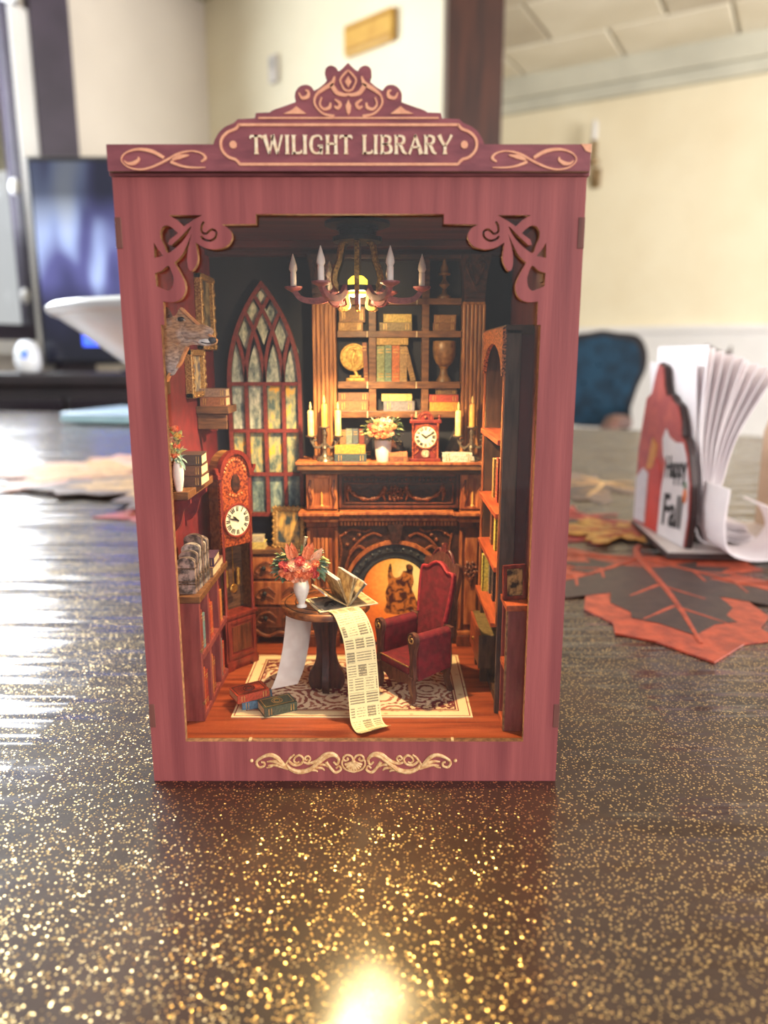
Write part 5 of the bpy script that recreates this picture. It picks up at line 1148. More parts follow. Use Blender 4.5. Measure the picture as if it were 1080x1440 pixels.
# open waist with pendulum
MB().box(-9.4, 9.4, 7.6, 9.2, 32, 108).build('back_board', ply_dark, gc)
for s_ in (-1, 1):
    MB().box(s_*9.4-.9, s_*9.4+.9, 1.4, 9.2, 32, 108).build('side_board', shelf_w, gc)
    MB().lathe([(1.3, 32), (1.0, 33.4), (.9, 60), (1.0, 106), (1.4, 108)], s_*9.2, .2, 10).build('colonnette', clockred, gc, True)
q = MB(); q.tube([(0, 4.6, 78), (0, 4.6, 46)], .35, 6); q.build('pendulum_rod', brass, gc, True)
q = MB(); q.ball((0, 4.4, 44.6), (2.6, .6, 2.6), 14, 8); q.build('pendulum_bob', brass, gc, True)
for x in (-4, 4): MB().lathe([(1.2, 0), (1.2, 9), (.3, 9.6)], x, 5.6, 10).build('clock_weight', brass, gc, True, loc=(0, 0, .046))
# hood
hood = [(-10.2, 70), (10.2, 70), (10.2, 108)]+[(9.4*math.cos(math.pi*i/14), 108+11.8*math.sin(math.pi*i/14)) for i in range(15)]+[(-10.2, 108)]
MB().prism(hood, -.4, 1.2).build('hood_face', clockor, gc)
q = MB(); P = [(9.6*math.cos(math.pi*i/18), 108+12.2*math.sin(math.pi*i/18)) for i in range(19)]
q.strip(P, 2.2, -1.8, 1.4); q.build('arch_moulding', clockred, gc)
q = MB(); vs = [(9.8*math.cos(math.pi*i/14), 108+12.4*math.sin(math.pi*i/14)) for i in range(15)]; q.prism(vs, 1.0, 9.6); q.build('barrel_roof', M('barrel_wood', sr(150, 104, 56), sr(96, 60, 32), rough=.5, scale=420, st=(1, .2, 1)), gc)
for s_ in (-1, 1):
    MB().bbox(s_*10.4-1.6, s_*10.4+1.6, -1.8, 9.4, 106.6, 109, .4).build('hood_cornice', clockred, gc)
    q = MB(); q.strip(catmull([(s_*9.2, 108.6), (s_*11.8, 110), (s_*12.6, 112.6)], 4), [1.8]*9, -1.6, .6); q.build('hood_horn', clockred, gc)
q = MB(); q.prism([(2.9*math.cos(R(a)), 103.6+4.8*math.sin(R(a))) for a in range(0, 360, 20)], -.9, -.4); q.build('moon_window', maho_dk, gc)
q = MB()
for k in range(11):
    a = math.pi*(.12+.76*k/10); q.ball((7.2*math.cos(a), -.5, 106.5+9.4*math.sin(a)), (.9, .4, .9), 7, 5)
for k in range(5): q.ball((-4+2*k, -.5, 96.6+.6*abs(k-2)), (.8, .4, .8), 7, 5)
q.build('inlay', maho_lt, gc, True)
dial_on(gc, 0, -.5, 83.6, 8.4, R(-48), R(-72), clockred)

# low cabinet with books along the left wall
lc = thing('low_bookcase', 'low red-brown bookcase with open bays along the left wall', 'bookcase', (0, 0, 0))
X0, X1, Y0_, Y1_ = -85, -71.6, 22, 82
cab = M('red_cabinet', sr(150, 72, 66), sr(120, 50, 48), rough=.55, scale=300, st=(1, 1, .15))
MB().bbox(X0, X1+.8, Y0_-1, Y1_+.5, 76.2, 79.4, .3).build('top_board', shelf_w, lc)
MB().bbox(X0, X1, Y0_, Y0_+3, 17.5, 76.2, .2).build('end_panel', cab, lc); MB().bbox(X0, X1, Y1_-3, Y1_, 17.5, 76.2, .2).build('end_panel', cab, lc)
MB().box(X0, X0+1, Y0_+3, Y1_-3, 17.5, 76.2).build('back_panel', maroon, lc)
MB().bbox(X0, X1, Y0_+3, Y1_-3, 17.5, 20.4, .2).build('bottom_rail', cab, lc)
MB().bbox(X0, X1+.3, Y0_+3, Y1_-3, 47.2, 50.2, .2).build('middle_shelf', cab, lc)
for y in (40, 61): MB().bbox(X0, X1, y-1.6, y+1.6, 20.4, 76.2, .2).build('divider', cab, lc)
for z in (26, 52):
    MB().bbox(X1-.6, X1+.35, Y0_-.15, Y0_+3.2, z, z+1.4, .1).build('edge_nib', ply, lc)
bcols = [(206, 90, 52), (176, 58, 44), (224, 140, 74), (150, 60, 48), (120, 150, 150), (196, 70, 50)]; nmz = ['orange-red', 'brick red', 'apricot', 'wine red', 'teal grey', 'scarlet']
for j, z in enumerate((20.4, 50.2)):
    for i, (ya, yb, bay) in enumerate(((26, 38, 'front'), (42, 59, 'middle'), (63, 78, 'rear'))):
        for k in range(2):
            c = bcols[(i*2+k+j*3) % 6]
            book((-72.8, ya+2.6+k*4.6, z), (4.2, 8.4, 21-3*k-j), c, f"{nmz[(i*2+k+j*3) % 6]} book, {('first', 'second')[k]} in the {bay} bay of the {('bottom', 'top')[j]} row, low left bookcase", lie=False, rz=R(90))
# row of silvery bookends / books standing on the low cabinet
sil = [(172, 150, 140), (150, 130, 124), (190, 176, 168), (132, 112, 106), (176, 160, 150), (156, 140, 134)]
hts = [17, 19, 21.5, 25, 21, 22]
for k in range(6):
    t = thing('standing_book', ('first', 'second', 'third', 'fourth', 'fifth', 'sixth')[k]+' book from the front in the shiny upright row on the low bookcase', 'book', (-77.8+.2*k, 25.6+k*4.2, 79.4))
    q = MB(); h = hts[k]; pr = [(-4.2, 0), (4.2, 0), (4.2, h-2.4)]+[(4.2*math.cos(R(a)), h-2.4+2.4*math.sin(R(a))) for a in range(15, 180, 15)]+[(-4.2, h-2.4)]
    q.prism(pr, 0, 3.4); q.build('cover', M('silver_book_%d' % k, sr(*sil[k]), sr(*[int(v*.45) for v in sil[k]]), rough=.35, scale=260, lo=.42, hi=.58), t)
    q = MB()
    for f in (.25, .32, .68): q.box(-4.3, 4.3, -.15, 3.5, h*f, h*f+.7)
    q.build('spine_band', silver, t)
book((-77.4, 52, 79.4), (4.8, 18, 11.6), (140, 104, 84), 'tan brown book lying on the low bookcase behind the upright row')
book((-77.2, 54, 84.3), (4.4, 16, 11.8), (86, 58, 84), 'plum purple book on top of the tan one on the low bookcase', rz=.05)
book((-77.6, 70, 79.4), (4.4, 10, 11), (120, 72, 56), 'brown book at the far end of the low bookcase top')

# ---------------------------------------------------------------- chest of drawers under the window
cdw = thing('chest_of_drawers', 'carved reddish chest of drawers under the gothic window', 'chest', (0, 0, 0))
MB().box(-66, -32, 119.4, 134.3, 22, 73.6).build('body', maho, cdw)
MB().bbox(-67, -31.8, 116.6, 134.3, 73.6, 76.6, .4).build('top_board', shelf_w, cdw)
for k, (za, zb) in enumerate(((58.5, 72), (42.5, 56.8), (28, 41))):
    d = MB().bbox(-65, -32.8, 117.6, 119.8, za, zb, .5).build('drawer', maho_lt if k < 2 else maho, cdw)
    q = MB(); zc = (za+zb)/2
    for s_ in (-1, 1):
        q.tube([(-49+s_*u, 117.3, zc+v) for u, v in catmull([(2, 0), (6, 3.4), (11, 2.0), (13.4, -1.8), (10.8, -3.4), (9.4, -1.0), (11, .2)], 5)], .75, 6)
        q.tube([(-49+s_*u, 117.3, zc+v) for u, v in catmull([(3, -3.6), (7, -1.6), (10, -4.4), (14, -4)], 5)], .55, 6)
    q.build('drawer_carving', carve, d, True)
    for x in (-57.2, -40.6): MB().ball((x, 116.2, zc), (1.5, 1.3, 1.5), 10, 7).build('knob', iron, d, True)
for x in (-65, -33.6): MB().lathe([(1.2, 17.5), (2.4, 19), (2.2, 22)], x+.4, 120, 10).build('foot', maho, cdw, True)
q = MB(); q.tube([(u, 117.6, v) for u, v in catmull([(-64, 27), (-57, 23), (-49, 25.4), (-41, 23), (-34, 27)], 6)], 1.1, 6); q.build('apron_carving', carve, cdw, True)
book((-60.6, 118.2, 76.6), (4.0, 8, 8.6), (226, 196, 110), 'pale yellow book lying on the chest of drawers, lower')
book((-61.0, 118.6, 80.7), (3.2, 7, 7.4), (206, 190, 160), 'cream book on top of the pale yellow one on the chest')
pt = thing('easel_painting', 'small gilt framed landscape leaning on the chest of drawers', 'painting', (-43, 121.6, 76.6)); pt.rotation_euler = (R(-9), 0, R(-4))
for a, b, c, d in ((-9.4, -6.6, 0, 24), (6.6, 9.4, 0, 24), (-9.4, 9.4, 0, 2.8), (-9.4, 9.4, 21.2, 24)): MB().bbox(a, b, -1, 1, c, d, .5).build('frame_rail', gilt, pt)
q = MB()
for k in range(7):
    for x in (-9.2, 9.2): q.ball((x, -.4, 1+22*k/6), 1.0, 7, 5)
    for z in (.2, 23.8): q.ball((-8+16*k/6, -.4, z), 1.0, 7, 5)
q.build('frame_carving', gilt, pt, True)
MB().box(-6.8, 6.8, -.2, .6, 2.6, 21.4).build('canvas', M('art_canal', sr(210, 160, 80), sr(46, 58, 62), rough=.5, scale=130, lo=.4, hi=.6, st=(1.6, 1, .7)), pt)

# ---------------------------------------------------------------- right wall
rb = thing('tall_bookcase', 'tall dark bookcase with carved arch along the right wall facing left', 'bookcase', (0, 0, 0))
bxd = M('bookcase_dark', sr(86, 58, 40), sr(54, 34, 24), rough=.5, scale=420, st=(1, 1, .15))
MB().bbox(73, 84.8, 31, 32.6, 17.6, 198, .2).build('side_inset', maroon, rb)
MB().bbox(66.4, 73, 29.8, 32.6, 17.6, 198, .2).build('side_panel', M('bookcase_grey_side', sr(92, 74, 66), sr(62, 48, 46), rough=.5, scale=420, st=(1, 1, .15)), rb)
MB().bbox(67.0, 84.8, 93, 96, 17.6, 195.8, .2).build('side_panel', bxd, rb)
MB().box(79.5, 81, 32.6, 93, 17.6, 196).build('back_panel', maroon, rb)
for y in (30.2, 93.2): MB().bbox(65.6, 66.6, y, y+2.0, 62, 198, .2).build('front_trim', maho_lt, rb)
MB().bbox(66, 84.8, 29.8, 96, 196, 200, .4).build('top_board', bxd, rb)
ca_ = [(30, 199), (96, 199), (96, 186), (93.2, 178)]+catmull([(93.2, 178), (86, 186), (74, 191), (62, 192.4), (50, 191), (38, 186), (32.2, 178)], 5)+[(30, 178)]
MB().prism(ca_, 64.8, 66.6, 'yz').build('carved_arch', M('copper_lace', sr(196, 116, 66), sr(70, 36, 26), rough=.4, scale=1100, lo=.44, hi=.56, bump=.6), rb)
for z in (149.5, 115.5, 90.0): MB().bbox(64.4, 80, 32.6, 93, z-2.4, z, .2).build('shelf', M('orange_shelf', sr(190, 92, 50), sr(140, 58, 32), rough=.4, scale=400, st=(1, .15, 1)), rb)
oshelf = _mc['orange_shelf']
MB().bbox(63.6, 80, 32.6, 93, 60.4, 62.6, .2).build('bench_top', oshelf, rb)
MB().bbox(68, 80, 33, 93, 17.6, 22, .2).build('plinth', bxd, rb)
rc = [(226, 206, 90), (110, 60, 48), (150, 90, 60), (90, 70, 66), (176, 70, 50), (130, 120, 110), (200, 150, 80)]; rn = ['yellow', 'dark red', 'tan', 'charcoal', 'brick red', 'grey', 'amber']
for j, (z, nm) in enumerate(((115.5, 'second shelf'), (90.0, 'third shelf'), (62.6, 'lowest shelf'))):
    for k in range(4):
        c = rc[(k*2+j*3) % 7]; y = (40, 49, 63, 76)[k]+j*2; h = (21, 19, 22, 20)[(k+j) % 4]
        book((69.4, y, z), (5.4, 9.0, h), c, f"{rn[(k*2+j*3) % 7]} book, {('first', 'second', 'third', 'fourth')[k]} from the front on the {nm} of the tall right bookcase", lie=False, rz=R(-90))
# book on the bench, its yellow lit edge painted as cover colour
book((66.2, 84, 62.6), (5, 9, 20), (226, 206, 90), 'upright book with its yellow lit edge painted as cover colour, at the bottom of the tall bookcase', lie=False, rz=R(-90))
dr = thing('bench_drawer', 'open wooden drawer pulled out below the tall right bookcase', 'drawer', (0, 0, 0))
for a in ((62, 63.6, 60, 98, 28, 46), (62, 74, 58.6, 60.2, 28, 46), (62, 74, 96.4, 98, 28, 46), (72.4, 74, 60, 98, 28, 46)): MB().bbox(*a, .2).build('drawer_side', bxd if a[0] > 61.9 and a[3] < 97 and a[2] < 60 else oshelf, dr)
MB().box(63, 73, 60, 97, 28, 29.4).build('drawer_bottom', bxd, dr); MB().bbox(63.2, 73.2, 59.6, 97.4, 43.6, 46.2, .2).build('drawer_lid', M('olive_lid', sr(128, 106, 62), sr(94, 74, 42), rough=.5, scale=420), dr)
for y in (66, 88): MB().box(64, 72, y, y+3, 17.6, 28).build('runner', bxd, dr)
MB().ball((61.4, 79, 37), (1, 1.2, 1.2), 10, 7).build('knob', brass, dr, True)
# front panel of the right side wall with two slots
iw = thing('side_screen', 'dark maroon board standing inside the right edge of the nook front', 'panel', (0, 0, 0))
plate('board', [(4.9, 79), (29.4, 79), (29.4, 246.5), (4.9, 246.5)], [[(12, 150), (17, 150), (17, 155), (12, 155)], [(14, 118), (19, 118), (19, 123), (14, 123)]], 78.2, 79.8, (maroon, ply_dark), iw, 'yz')
MB().bbox(77.2, 78.4, 11, 18, 216, 226, .3).build('slot_tab', ply_dark, iw)
# small cabinet at the front right
rcb = thing('corner_cabinet', 'small red-brown cabinet with orange top inside the right front of the nook', 'cabinet', (0, 0, 0))
MB().bbox(67.4, 80, 12, 30-.4, 75.6, 78.4, .3).build('top_board', oshelf, rcb)
MB().bbox(68.4, 80, 12.6, 15, 17.5, 75.6, .2).build('end_panel', cab, rcb); MB().bbox(68.4, 80, 27, 29.4, 17.5, 75.6, .2).build('end_panel', cab, rcb)
MB().box(76, 80, 15, 27, 17.5, 75.6).build('back_panel', maroon, rcb)
for z in (18, 46): MB().bbox(67.8, 80, 15, 27, z, z+2.4, .2).build('shelf', oshelf, rcb)
MB().bbox(67.6, 68.5, 12.6, 14.4, 17.5, 75.6, .15).build('edge_strip', ply, rcb)
for k in range(2):
    book((73.4, 16+k*5, 48.4), (4.4, 8, 21), ((150, 66, 50), (176, 120, 76))[k], ('wine red', 'sandy brown')[k]+' book on the upper shelf of the front right cabinet', lie=False, rz=R(-90))
ph = thing('photo_frame', 'small red wood photo frame standing on the front right cabinet', 'photo frame', (72.4, 20.5, 78.5)); ph.rotation_euler = (R(-6), 0, R(14))
for a, b, c, d in ((-5.6, -3.8, 0, 16), (3.8, 5.6, 0, 16), (-5.6, 5.6, 0, 1.8), (-5.6, 5.6, 14.2, 16)): MB().bbox(a, b, -.9, .9, c, d, .25).build('frame_rail', clockred, ph)
MB().box(-4, 4, -.2, .7, 1.6, 14.4).build('photo', M('sepia_photo', sr(196, 156, 96), sr(50, 36, 30), rough=.5, scale=220, lo=.42, hi=.58), ph)

# ---------------------------------------------------------------- rug
rg = bpy.data.materials.new('rug_weave'); rg.use_nodes = True; t = rg.node_tree; b = t.nodes['Principled BSDF']; b.inputs['Roughness'].default_value = .9
tcn = nd(t, 'TexCoord'); s3 = nd(t, 'SeparateXYZ', {0: tcn.outputs['Object']})
def mth(op, a, b_=None):
    n = nd(t, 'Math', {0: a}, operation=op)
    if b_ is not None:
        if isinstance(b_, bpy.types.NodeSocket): t.links.new(b_, n.inputs[1])
        else: n.inputs[1].default_value = b_
    return n.outputs[0]
HX, HY = .0578, .0376
ex_ = mth('SUBTRACT', HX, mth('ABSOLUTE', s3.outputs[0])); ey_ = mth('SUBTRACT', HY, mth('ABSOLUTE', s3.outputs[1])); ed = mth('MULTIPLY', mth('MINIMUM', ex_, ey_), 50.0)
cr_, cr2, rdk, rmd = sr(232, 206, 160), sr(216, 182, 138), sr(108, 30, 34), sr(150, 58, 50)
border = ramp(t, ed, [(0, cr_), (.05, rmd), (.075, cr_), (.30, rmd), (.325, cr2), (.36, rdk)], 'CONSTANT')
mot = nd(t, 'TexVoronoi', {'Vector': tcn.outputs['Object'], 'Scale': 150}); mo_ = ramp(t, mot.outputs['Distance'], [(0, (0.5, .14, .12)), (.22, (1, 1, 1))], 'LINEAR')
bord2 = nd(t, 'Mix', {0: .75, 6: border, 7: mo_}, data_type='RGBA', blend_type='MULTIPLY')
v2 = nd(t, 'TexVoronoi', {'Vector': tcn.outputs['Object'], 'Scale': 62}); ring_ = mth('SINE', mth('MULTIPLY', v2.outputs['Distance'], 17.0))
n5 = nd(t, 'TexNoise', {'Vector': tcn.outputs['Object'], 'Scale': 420, 'Detail': 2}); ring2 = mth('ADD', mth('MULTIPLY', ring_, .5), mth('MULTIPLY', n5.outputs[0], .9))
field = ramp(t, ring2, [(.0, sr(140, 70, 58)), (.12, sr(232, 204, 168)), (.78, sr(234, 208, 174)), (.9, sr(170, 104, 82))])
sc2 = nd(t, 'VectorMath', {0: tcn.outputs['Object'], 1: (22, 38, 1)}, operation='MULTIPLY'); rad = nd(t, 'VectorMath', {0: sc2.outputs[0]}, operation='LENGTH').outputs['Value']
lob = nd(t, 'TexNoise', {'Vector': tcn.outputs['Object'], 'Scale': 130, 'Detail': 3}); rad2 = mth('ADD', rad, mth('MULTIPLY', mth('SUBTRACT', lob.outputs[0], .5), .5))
rad2 = mth('MULTIPLY', rad2, .8)
mask_ = ramp(t, rad2, [(.10, (0, 0, 0)), (.16, (1, 1, 1)), (.42, (1, 1, 1)), (.46, (0, 0, 0)), (.94, (0, 0, 0)), (.99, (1, 1, 1))], 'LINEAR')
ff = nd(t, 'Mix', {0: mask_, 6: field, 7: nd(t, 'Mix', {0: ramp(t, n5.outputs[0], [(.50, (0, 0, 0)), (.56, (1, 1, 1))]), 6: rdk+(1,), 7: cr2+(1,)}, data_type='RGBA').outputs[2]}, data_type='RGBA')
inn_ = mth('GREATER_THAN', ed, .40)
fin = nd(t, 'Mix', {0: inn_, 6: bord2.outputs[2], 7: ff.outputs[2]}, data_type='RGBA'); t.links.new(fin.outputs[2], b.inputs['Base Color'])
rug = MB().bbox(-57.8, 57.8, -37.6, 37.6, 0, .55, .15).build('rug', rg, None, loc=(-.0022, .0630, .01752)); tag(rug, 'cream and red patterned rug on the wooden floor of the nook', 'rug')
RZ = 18.1

# ---------------------------------------------------------------- round table
TC = (-16.6, 58.0)
rt = thing('round_table', 'round walnut pedestal table in front of the fireplace', 'table', (TC[0], TC[1], RZ), R(8))
MB().lathe([(21.5, 43.4), (22.6, 43.8), (22.6, 46.6), (22.2, 47.0), (.1, 47.0)], n=48).build('table_top', [tabwood], rt, True)
for r in (20.4, 15.2):
    q = MB(); q.tube([(r*math.cos(R(a)), r*math.sin(R(a)), 47.0) for a in range(0, 361, 8)], .35, 5); q.build('inlay_ring', maho_dk, rt, True)
MB().lathe([(9, 41.6), (12, 42.4), (12, 43.6)], n=24).build('collar', pedwood, rt)
legp = [(1.2, 0), (9.0, 0), (10.6, 3), (10.2, 8), (7.6, 13), (6.2, 20), (6.6, 28), (8.0, 35), (8.6, 42.6), (1.2, 42.6)]
for k in range(4):
    q = MB(); q.M = Matrix.Rotation(R(90*k-8), 4, 'Z'); q.prism([(u-1.3, v) for u, v in legp[:2]]+catmull([(u-1.3, v) for u, v in legp[1:-1]], 4)+[(legp[-1][0]-1.3, 42.6)], -1.7, 1.7); q.build('pedestal_board', pedwood, rt)
MB().box(-1.6, 1.6, -12.2, -10.8, 43.5, 46.4).build('nib', paper, rt) if False else None
TT = RZ+47.0
v2_ = thing('flower_vase', 'white vase with orange rose and lily bouquet on the round table', 'vase', (-27.6, 48.6, TT+.3))
vprof = [(2.6, 0), (2.5, .7), (1.5, 1.5), (1.9, 3), (3.6, 7.4), (4.0, 10), (3.4, 12.6), (3.1, 13.4), (2.7, 13.2), (.1, 10)]
MB().lathe(vprof, n=24).build('vase_body', white_c, v2_, True)
rl = [(-.45, .05, .2, rose_r), (-.62, -.2, .19, rose_o), (-.2, .12, .24, rose_p), (-.38, -.28, .21, rose_o), (0, -.1, .27, rose_o), (.02, .28, .2, rose_r), (.25, .1, .22, rose_p), (.3, -.22, .22, rose_o), (.5, 0, .18, rose_r), (.18, -.38, .18, rose_p), (-.16, -.42, .18, rose_p), (.62, .18, .16, rose_o), (-.66, .12, .15, rose_r), (.6, -.28, .16, rose_r)]
bouquet(v2_, (0, 0, 21.6), 12.2, rl, 150, 11)
v3_ = thing('flower_vase', 'white vase with orange and peach roses on the mantel shelf', 'vase', (12.6, 112.8, Zm))
MB().lathe([(3.6, 0), (3.8, .8), (4.4, 4), (4.8, 9), (4.9, 12), (4.4, 12.2), (.1, 10)], n=24).build('vase_body', white_c, v3_, True)
bouquet(v3_, (0, 0, 17.8), 10.2, [(-.4, .12, .24, rose_o), (-.1, .2, .24, rose_p), (.2, .16, .24, rose_o), (-.25, -.2, .24, rose_o), (.06, -.18, .26, rose_o), (.36, -.14, .22, rose_p), (.5, .2, .2, rose_o), (-.6, -.16, .2, rose_o), (0, .48, .2, rose_p), (-.3, .46, .18, rose_o), (.3, .44, .18, rose_p), (-.65, .2, .16, rose_r)], 110, 5, lil=False)

# open book with standing pages
ob = thing('open_book', 'large open book with fanned standing pages on the round table', 'book', (-8.6, 55.0, TT+.35), R(26))
pgl = M('printed_page', sr(196, 170, 122), sr(140, 112, 74), rough=.85, scale=260, st=(1, 1, 1), lo=.42, hi=.6)
pgd = M('dark_printed_page', sr(150, 140, 124), sr(96, 90, 82), rough=.85, scale=160, lo=.4, hi=.6)
MB().bbox(-15.6, 0, -11, 11, 0, .6, .1).build('left_board', paper, ob); MB().bbox(0, 15.6, -11, 11, 0, .6, .1).build('right_board', paper, ob)
MB().box(-14.2, -1, -9.6, 9.6, .6, .85).build('left_plate', pgd, ob); MB().box(1, 14.4, -10, 10, .6, .85).build('right_plate', pgl, ob)
q = MB(); q.prism(catmull([(-11, -5.4), (-8.6, -4.2), (-7, -1.4), (-4.2, -.2), (-3.2, 1.2), (-5.4, 1.6), (-8, .6), (-9.6, -2)], 4, True), .85, 1.0, 'xy'); q.tube([(-7, -4, .95), (-6.6, -6.4, .95)], .18, 5); q.tube([(-5.6, -3, .95), (-5.0, -6, .95)], .18, 5); q.build('bird_print', ink, ob)
for a, L_, m_ in ((148, 13.6, pgl), (112, 15.4, pgl), (108, 15.2, pgl), (78, 15.0, pgl), (72, 14.8, pgl), (52, 14.2, pgl), (46, 14, pgd)):
    q = MB(); c_, s_ = math.cos(R(a)), math.sin(R(a)); n_ = (-s_*.3, c_*.3)
    b0 = (0, .8)
    P = [(b0[0]-n_[0], b0[1]-n_[1]), (b0[0]+c_*L_-n_[0], b0[1]+s_*L_-n_[1]), (b0[0]+c_*L_+n_[0], b0[1]+s_*L_+n_[1]), (b0[0]+n_[0], b0[1]+n_[1])]
    q.prism(P, -9.8, 9.8, 'xz'); o = q.build('standing_page', m_, ob)
    q = MB(); P2 = [(b0[0]+c_*(L_-.35)-n_[0]*1.2, b0[1]+s_*(L_-.35)-n_[1]*1.2), (b0[0]+c_*(L_+.15)-n_[0]*1.2, b0[1]+s_*(L_+.15)-n_[1]*1.2), (b0[0]+c_*(L_+.15)+n_[0]*1.2, b0[1]+s_*(L_+.15)+n_[1]*1.2), (b0[0]+c_*(L_-.35)+n_[0]*1.2, b0[1]+s_*(L_-.35)+n_[1]*1.2)]; q.prism(P2, -9.9, 9.9, 'xz'); q.build('page_edge', paper_w, o)

# newspaper strip hanging from the table to the floor
nwm = bpy.data.materials.new('newsprint'); nwm.use_nodes = True; t = nwm.node_tree; b = t.nodes['Principled BSDF']; b.inputs['Roughness'].default_value = .8
uv = nd(t, 'UVMap'); mp = nd(t, 'Mapping', {0: uv.outputs[0], 'Scale': (1, 1, 1)})
br = nd(t, 'TexBrick', {'Vector': mp.outputs[0], 'Scale': 1.0, 'Color1': (0, 0, 0, 1), 'Color2': (1, 1, 1, 1), 'Mortar': (1, 1, 1, 1), 'Mortar Size': .035, 'Brick Width': .34, 'Row Height': .42}, offset=.4, squash=1.6, squash_frequency=3)
sx_ = nd(t, 'SeparateXYZ', {0: mp.outputs[0]})
ln_ = nd(t, 'Math', {0: nd(t, 'Math', {0: sx_.outputs[1], 1: 78.0}, operation='MULTIPLY').outputs[0]}, operation='SINE')
nz = nd(t, 'TexNoise', {'Vector': nd(t, 'Mapping', {0: uv.outputs[0], 'Scale': (40, 12.4*2, 1)}).outputs[0], 'Scale': 1.0, 'Detail': 1})
lt = nd(t, 'Math', {0: nd(t, 'Math', {0: ln_.outputs[0], 1: .35}, operation='MULTIPLY').outputs[0], 1: nz.outputs[0]}, operation='ADD')
n8 = nd(t, 'SeparateColor', {0: br.outputs['Color']})
blk = nd(t, 'MapRange', {'Value': n8.outputs[0], 'From Min': .1, 'From Max': .9, 'To Min': .80, 'To Max': .22})
thr = nd(t, 'Math', {0: lt.outputs[0], 1: blk.outputs[0]}, operation='GREATER_THAN')
notm = nd(t, 'Math', {0: 1.0, 1: br.outputs['Fac']}, operation='SUBTRACT')
txt = nd(t, 'Math', {0: thr.outputs[0], 1: notm.outputs[0]}, operation='MULTIPLY')
exu = nd(t, 'Math', {0: nd(t, 'Math', {0: sx_.outputs[0], 1: .5}, operation='SUBTRACT').outputs[0]}, operation='ABSOLUTE'); inm = nd(t, 'Math', {0: exu.outputs[0], 1: .455}, operation='LESS_THAN'); tx2 = nd(t, 'Math', {0: txt.outputs[0], 1: inm.outputs[0]}, operation='MULTIPLY'); tx3 = nd(t, 'Math', {0: tx2.outputs[0], 1: .72}, operation='MULTIPLY')
mc = nd(t, 'Mix', {0: tx3.outputs[0], 6: sr(238, 216, 164)+(1,), 7: sr(70, 62, 54)+(1,)}, data_type='RGBA'); t.links.new(mc.outputs[2], b.inputs['Base Color'])
def ribbon(name, label, path, cross, width, mats, cat):
    """paper band along a 3-D path (mm); cross = its width direction at each path point"""
    P = catmull(path, 8); W = catmull(cross, 8); n = len(P); vs = []; fs = []
    L = [0]
    for i in range(1, n): L.append(L[-1]+(Vector(P[i])-Vector(P[i-1])).length)
    for i in range(n):
        d = Vector(P[min(i+1, n-1)])-Vector(P[max(i-1, 0)]); c = Vector(W[i]).normalized(); nn = d.cross(c).normalized()*.12
        for k in range(5): vs.append(Vector(P[i])+c*width*(k/4-.5)+nn)
        for k in range(5): vs.append(Vector(P[i])+c*width*(k/4-.5)-nn)
    uvs = {}
    for i in range(n):
        for k in range(10): uvs[i*10+k] = ((k % 5)/4, L[i]/width)
    for i in range(n-1):
        for k in range(4):
            a = i*10+k; fs.append((a, a+1, a+11, a+10)); a += 5; fs.append((a+1, a, a+10, a+11))
        for a, b_ in ((0, 5), (9, 4)): fs.append((i*10+a, i*10+10+a, i*10+10+b_, i*10+b_))
    q = MB(); q.add(vs, fs); o = q.build(name, mats, None, True)
    uvl = o.data.uv_layers.new(name='UVMap')
    for l in o.data.loops: uvl.data[l.index].uv = uvs[l.vertex_index]
    return tag(o, label, cat)
ribbon('newspaper_strip', 'long printed newspaper strip hanging from the round table down to the floor', [(-14, 54, TT+.2), (-8, 45, TT+.5), (-4.4, 38.4, TT+1.0), (-1.0, 33.6, TT-3.6), (1.4, 30.8, 54), (2.8, 27.6, 41), (3.8, 23.0, 28), (4.8, 18.4, 20.4), (7.0, 13.6, 18.5), (9.6, 10.8, 19.4)],
       [(1, .55, 0)]*3+[(1, .42, .1), (1, .36, .04), (1, .34, 0), (1, .34, 0), (1, .36, 0), (1, .5, 0), (1, .55, 0)], 15.2, nwm, 'newspaper')
ribbon('paper_scroll', 'blank white paper curling from under the round table to the rug', [(-27, 72, TT-5), (-30.5, 69, 60), (-31.6, 66.4, 50), (-33, 63.6, 38), (-35.6, 60, 26), (-38.6, 57, 18.8)], [(1, .5, 0)]*6, 14.5, paper_w, 'paper')

# ---------------------------------------------------------------- armchair (local front is -y)
ac = thing('armchair', 'crimson velvet armchair with dark carved wood frame facing the round table', 'armchair', (28.6, 57.0, RZ), R(-53))
MB().bbox(-11.6, 11.6, -13, 11, 13.4, 19.6, .8).build('seat_cushion', velvet, ac, True)
q = MB(); q.tube([(-11.4, -13.1, 19.0), (11.4, -13.1, 19.0)], .45, 6); q.build('seat_piping', gilt, ac, True)
q = MB(); q.prism(catmull([(-12, 15), (-12, 10.4), (-7, 9.6), (-3, 7.6), (0, 8.6), (3, 7.6), (7, 9.6), (12, 10.4), (12, 15)], 4), -13.4, -11.8); q.build('front_apron', chairwood, ac)
MB().bbox(-12, 12, 9.6, 11.4, 9.6, 15, .3).build('rear_rail', chairwood, ac)
bp_ = [(-9.6, 14), (-9.4, 26), (-11.0, 38), (-12.4, 50), (-12.8, 60), (-11.6, 63.4), (-8, 63.6), (-4, 66.4), (0, 67.6), (4, 66.4), (8, 63.6), (11.6, 63.4), (12.8, 60), (12.4, 50), (11.0, 38), (9.4, 26), (9.6, 14)]
Mb = Matrix.Translation((0, 9.4, 14)) @ Matrix.Rotation(R(-9), 4, 'X') @ Matrix.Translation((0, -9.4, -14))
Mb = Matrix.Translation((0, 9.4, 14)) @ Matrix.Rotation(R(-9), 4, 'X')
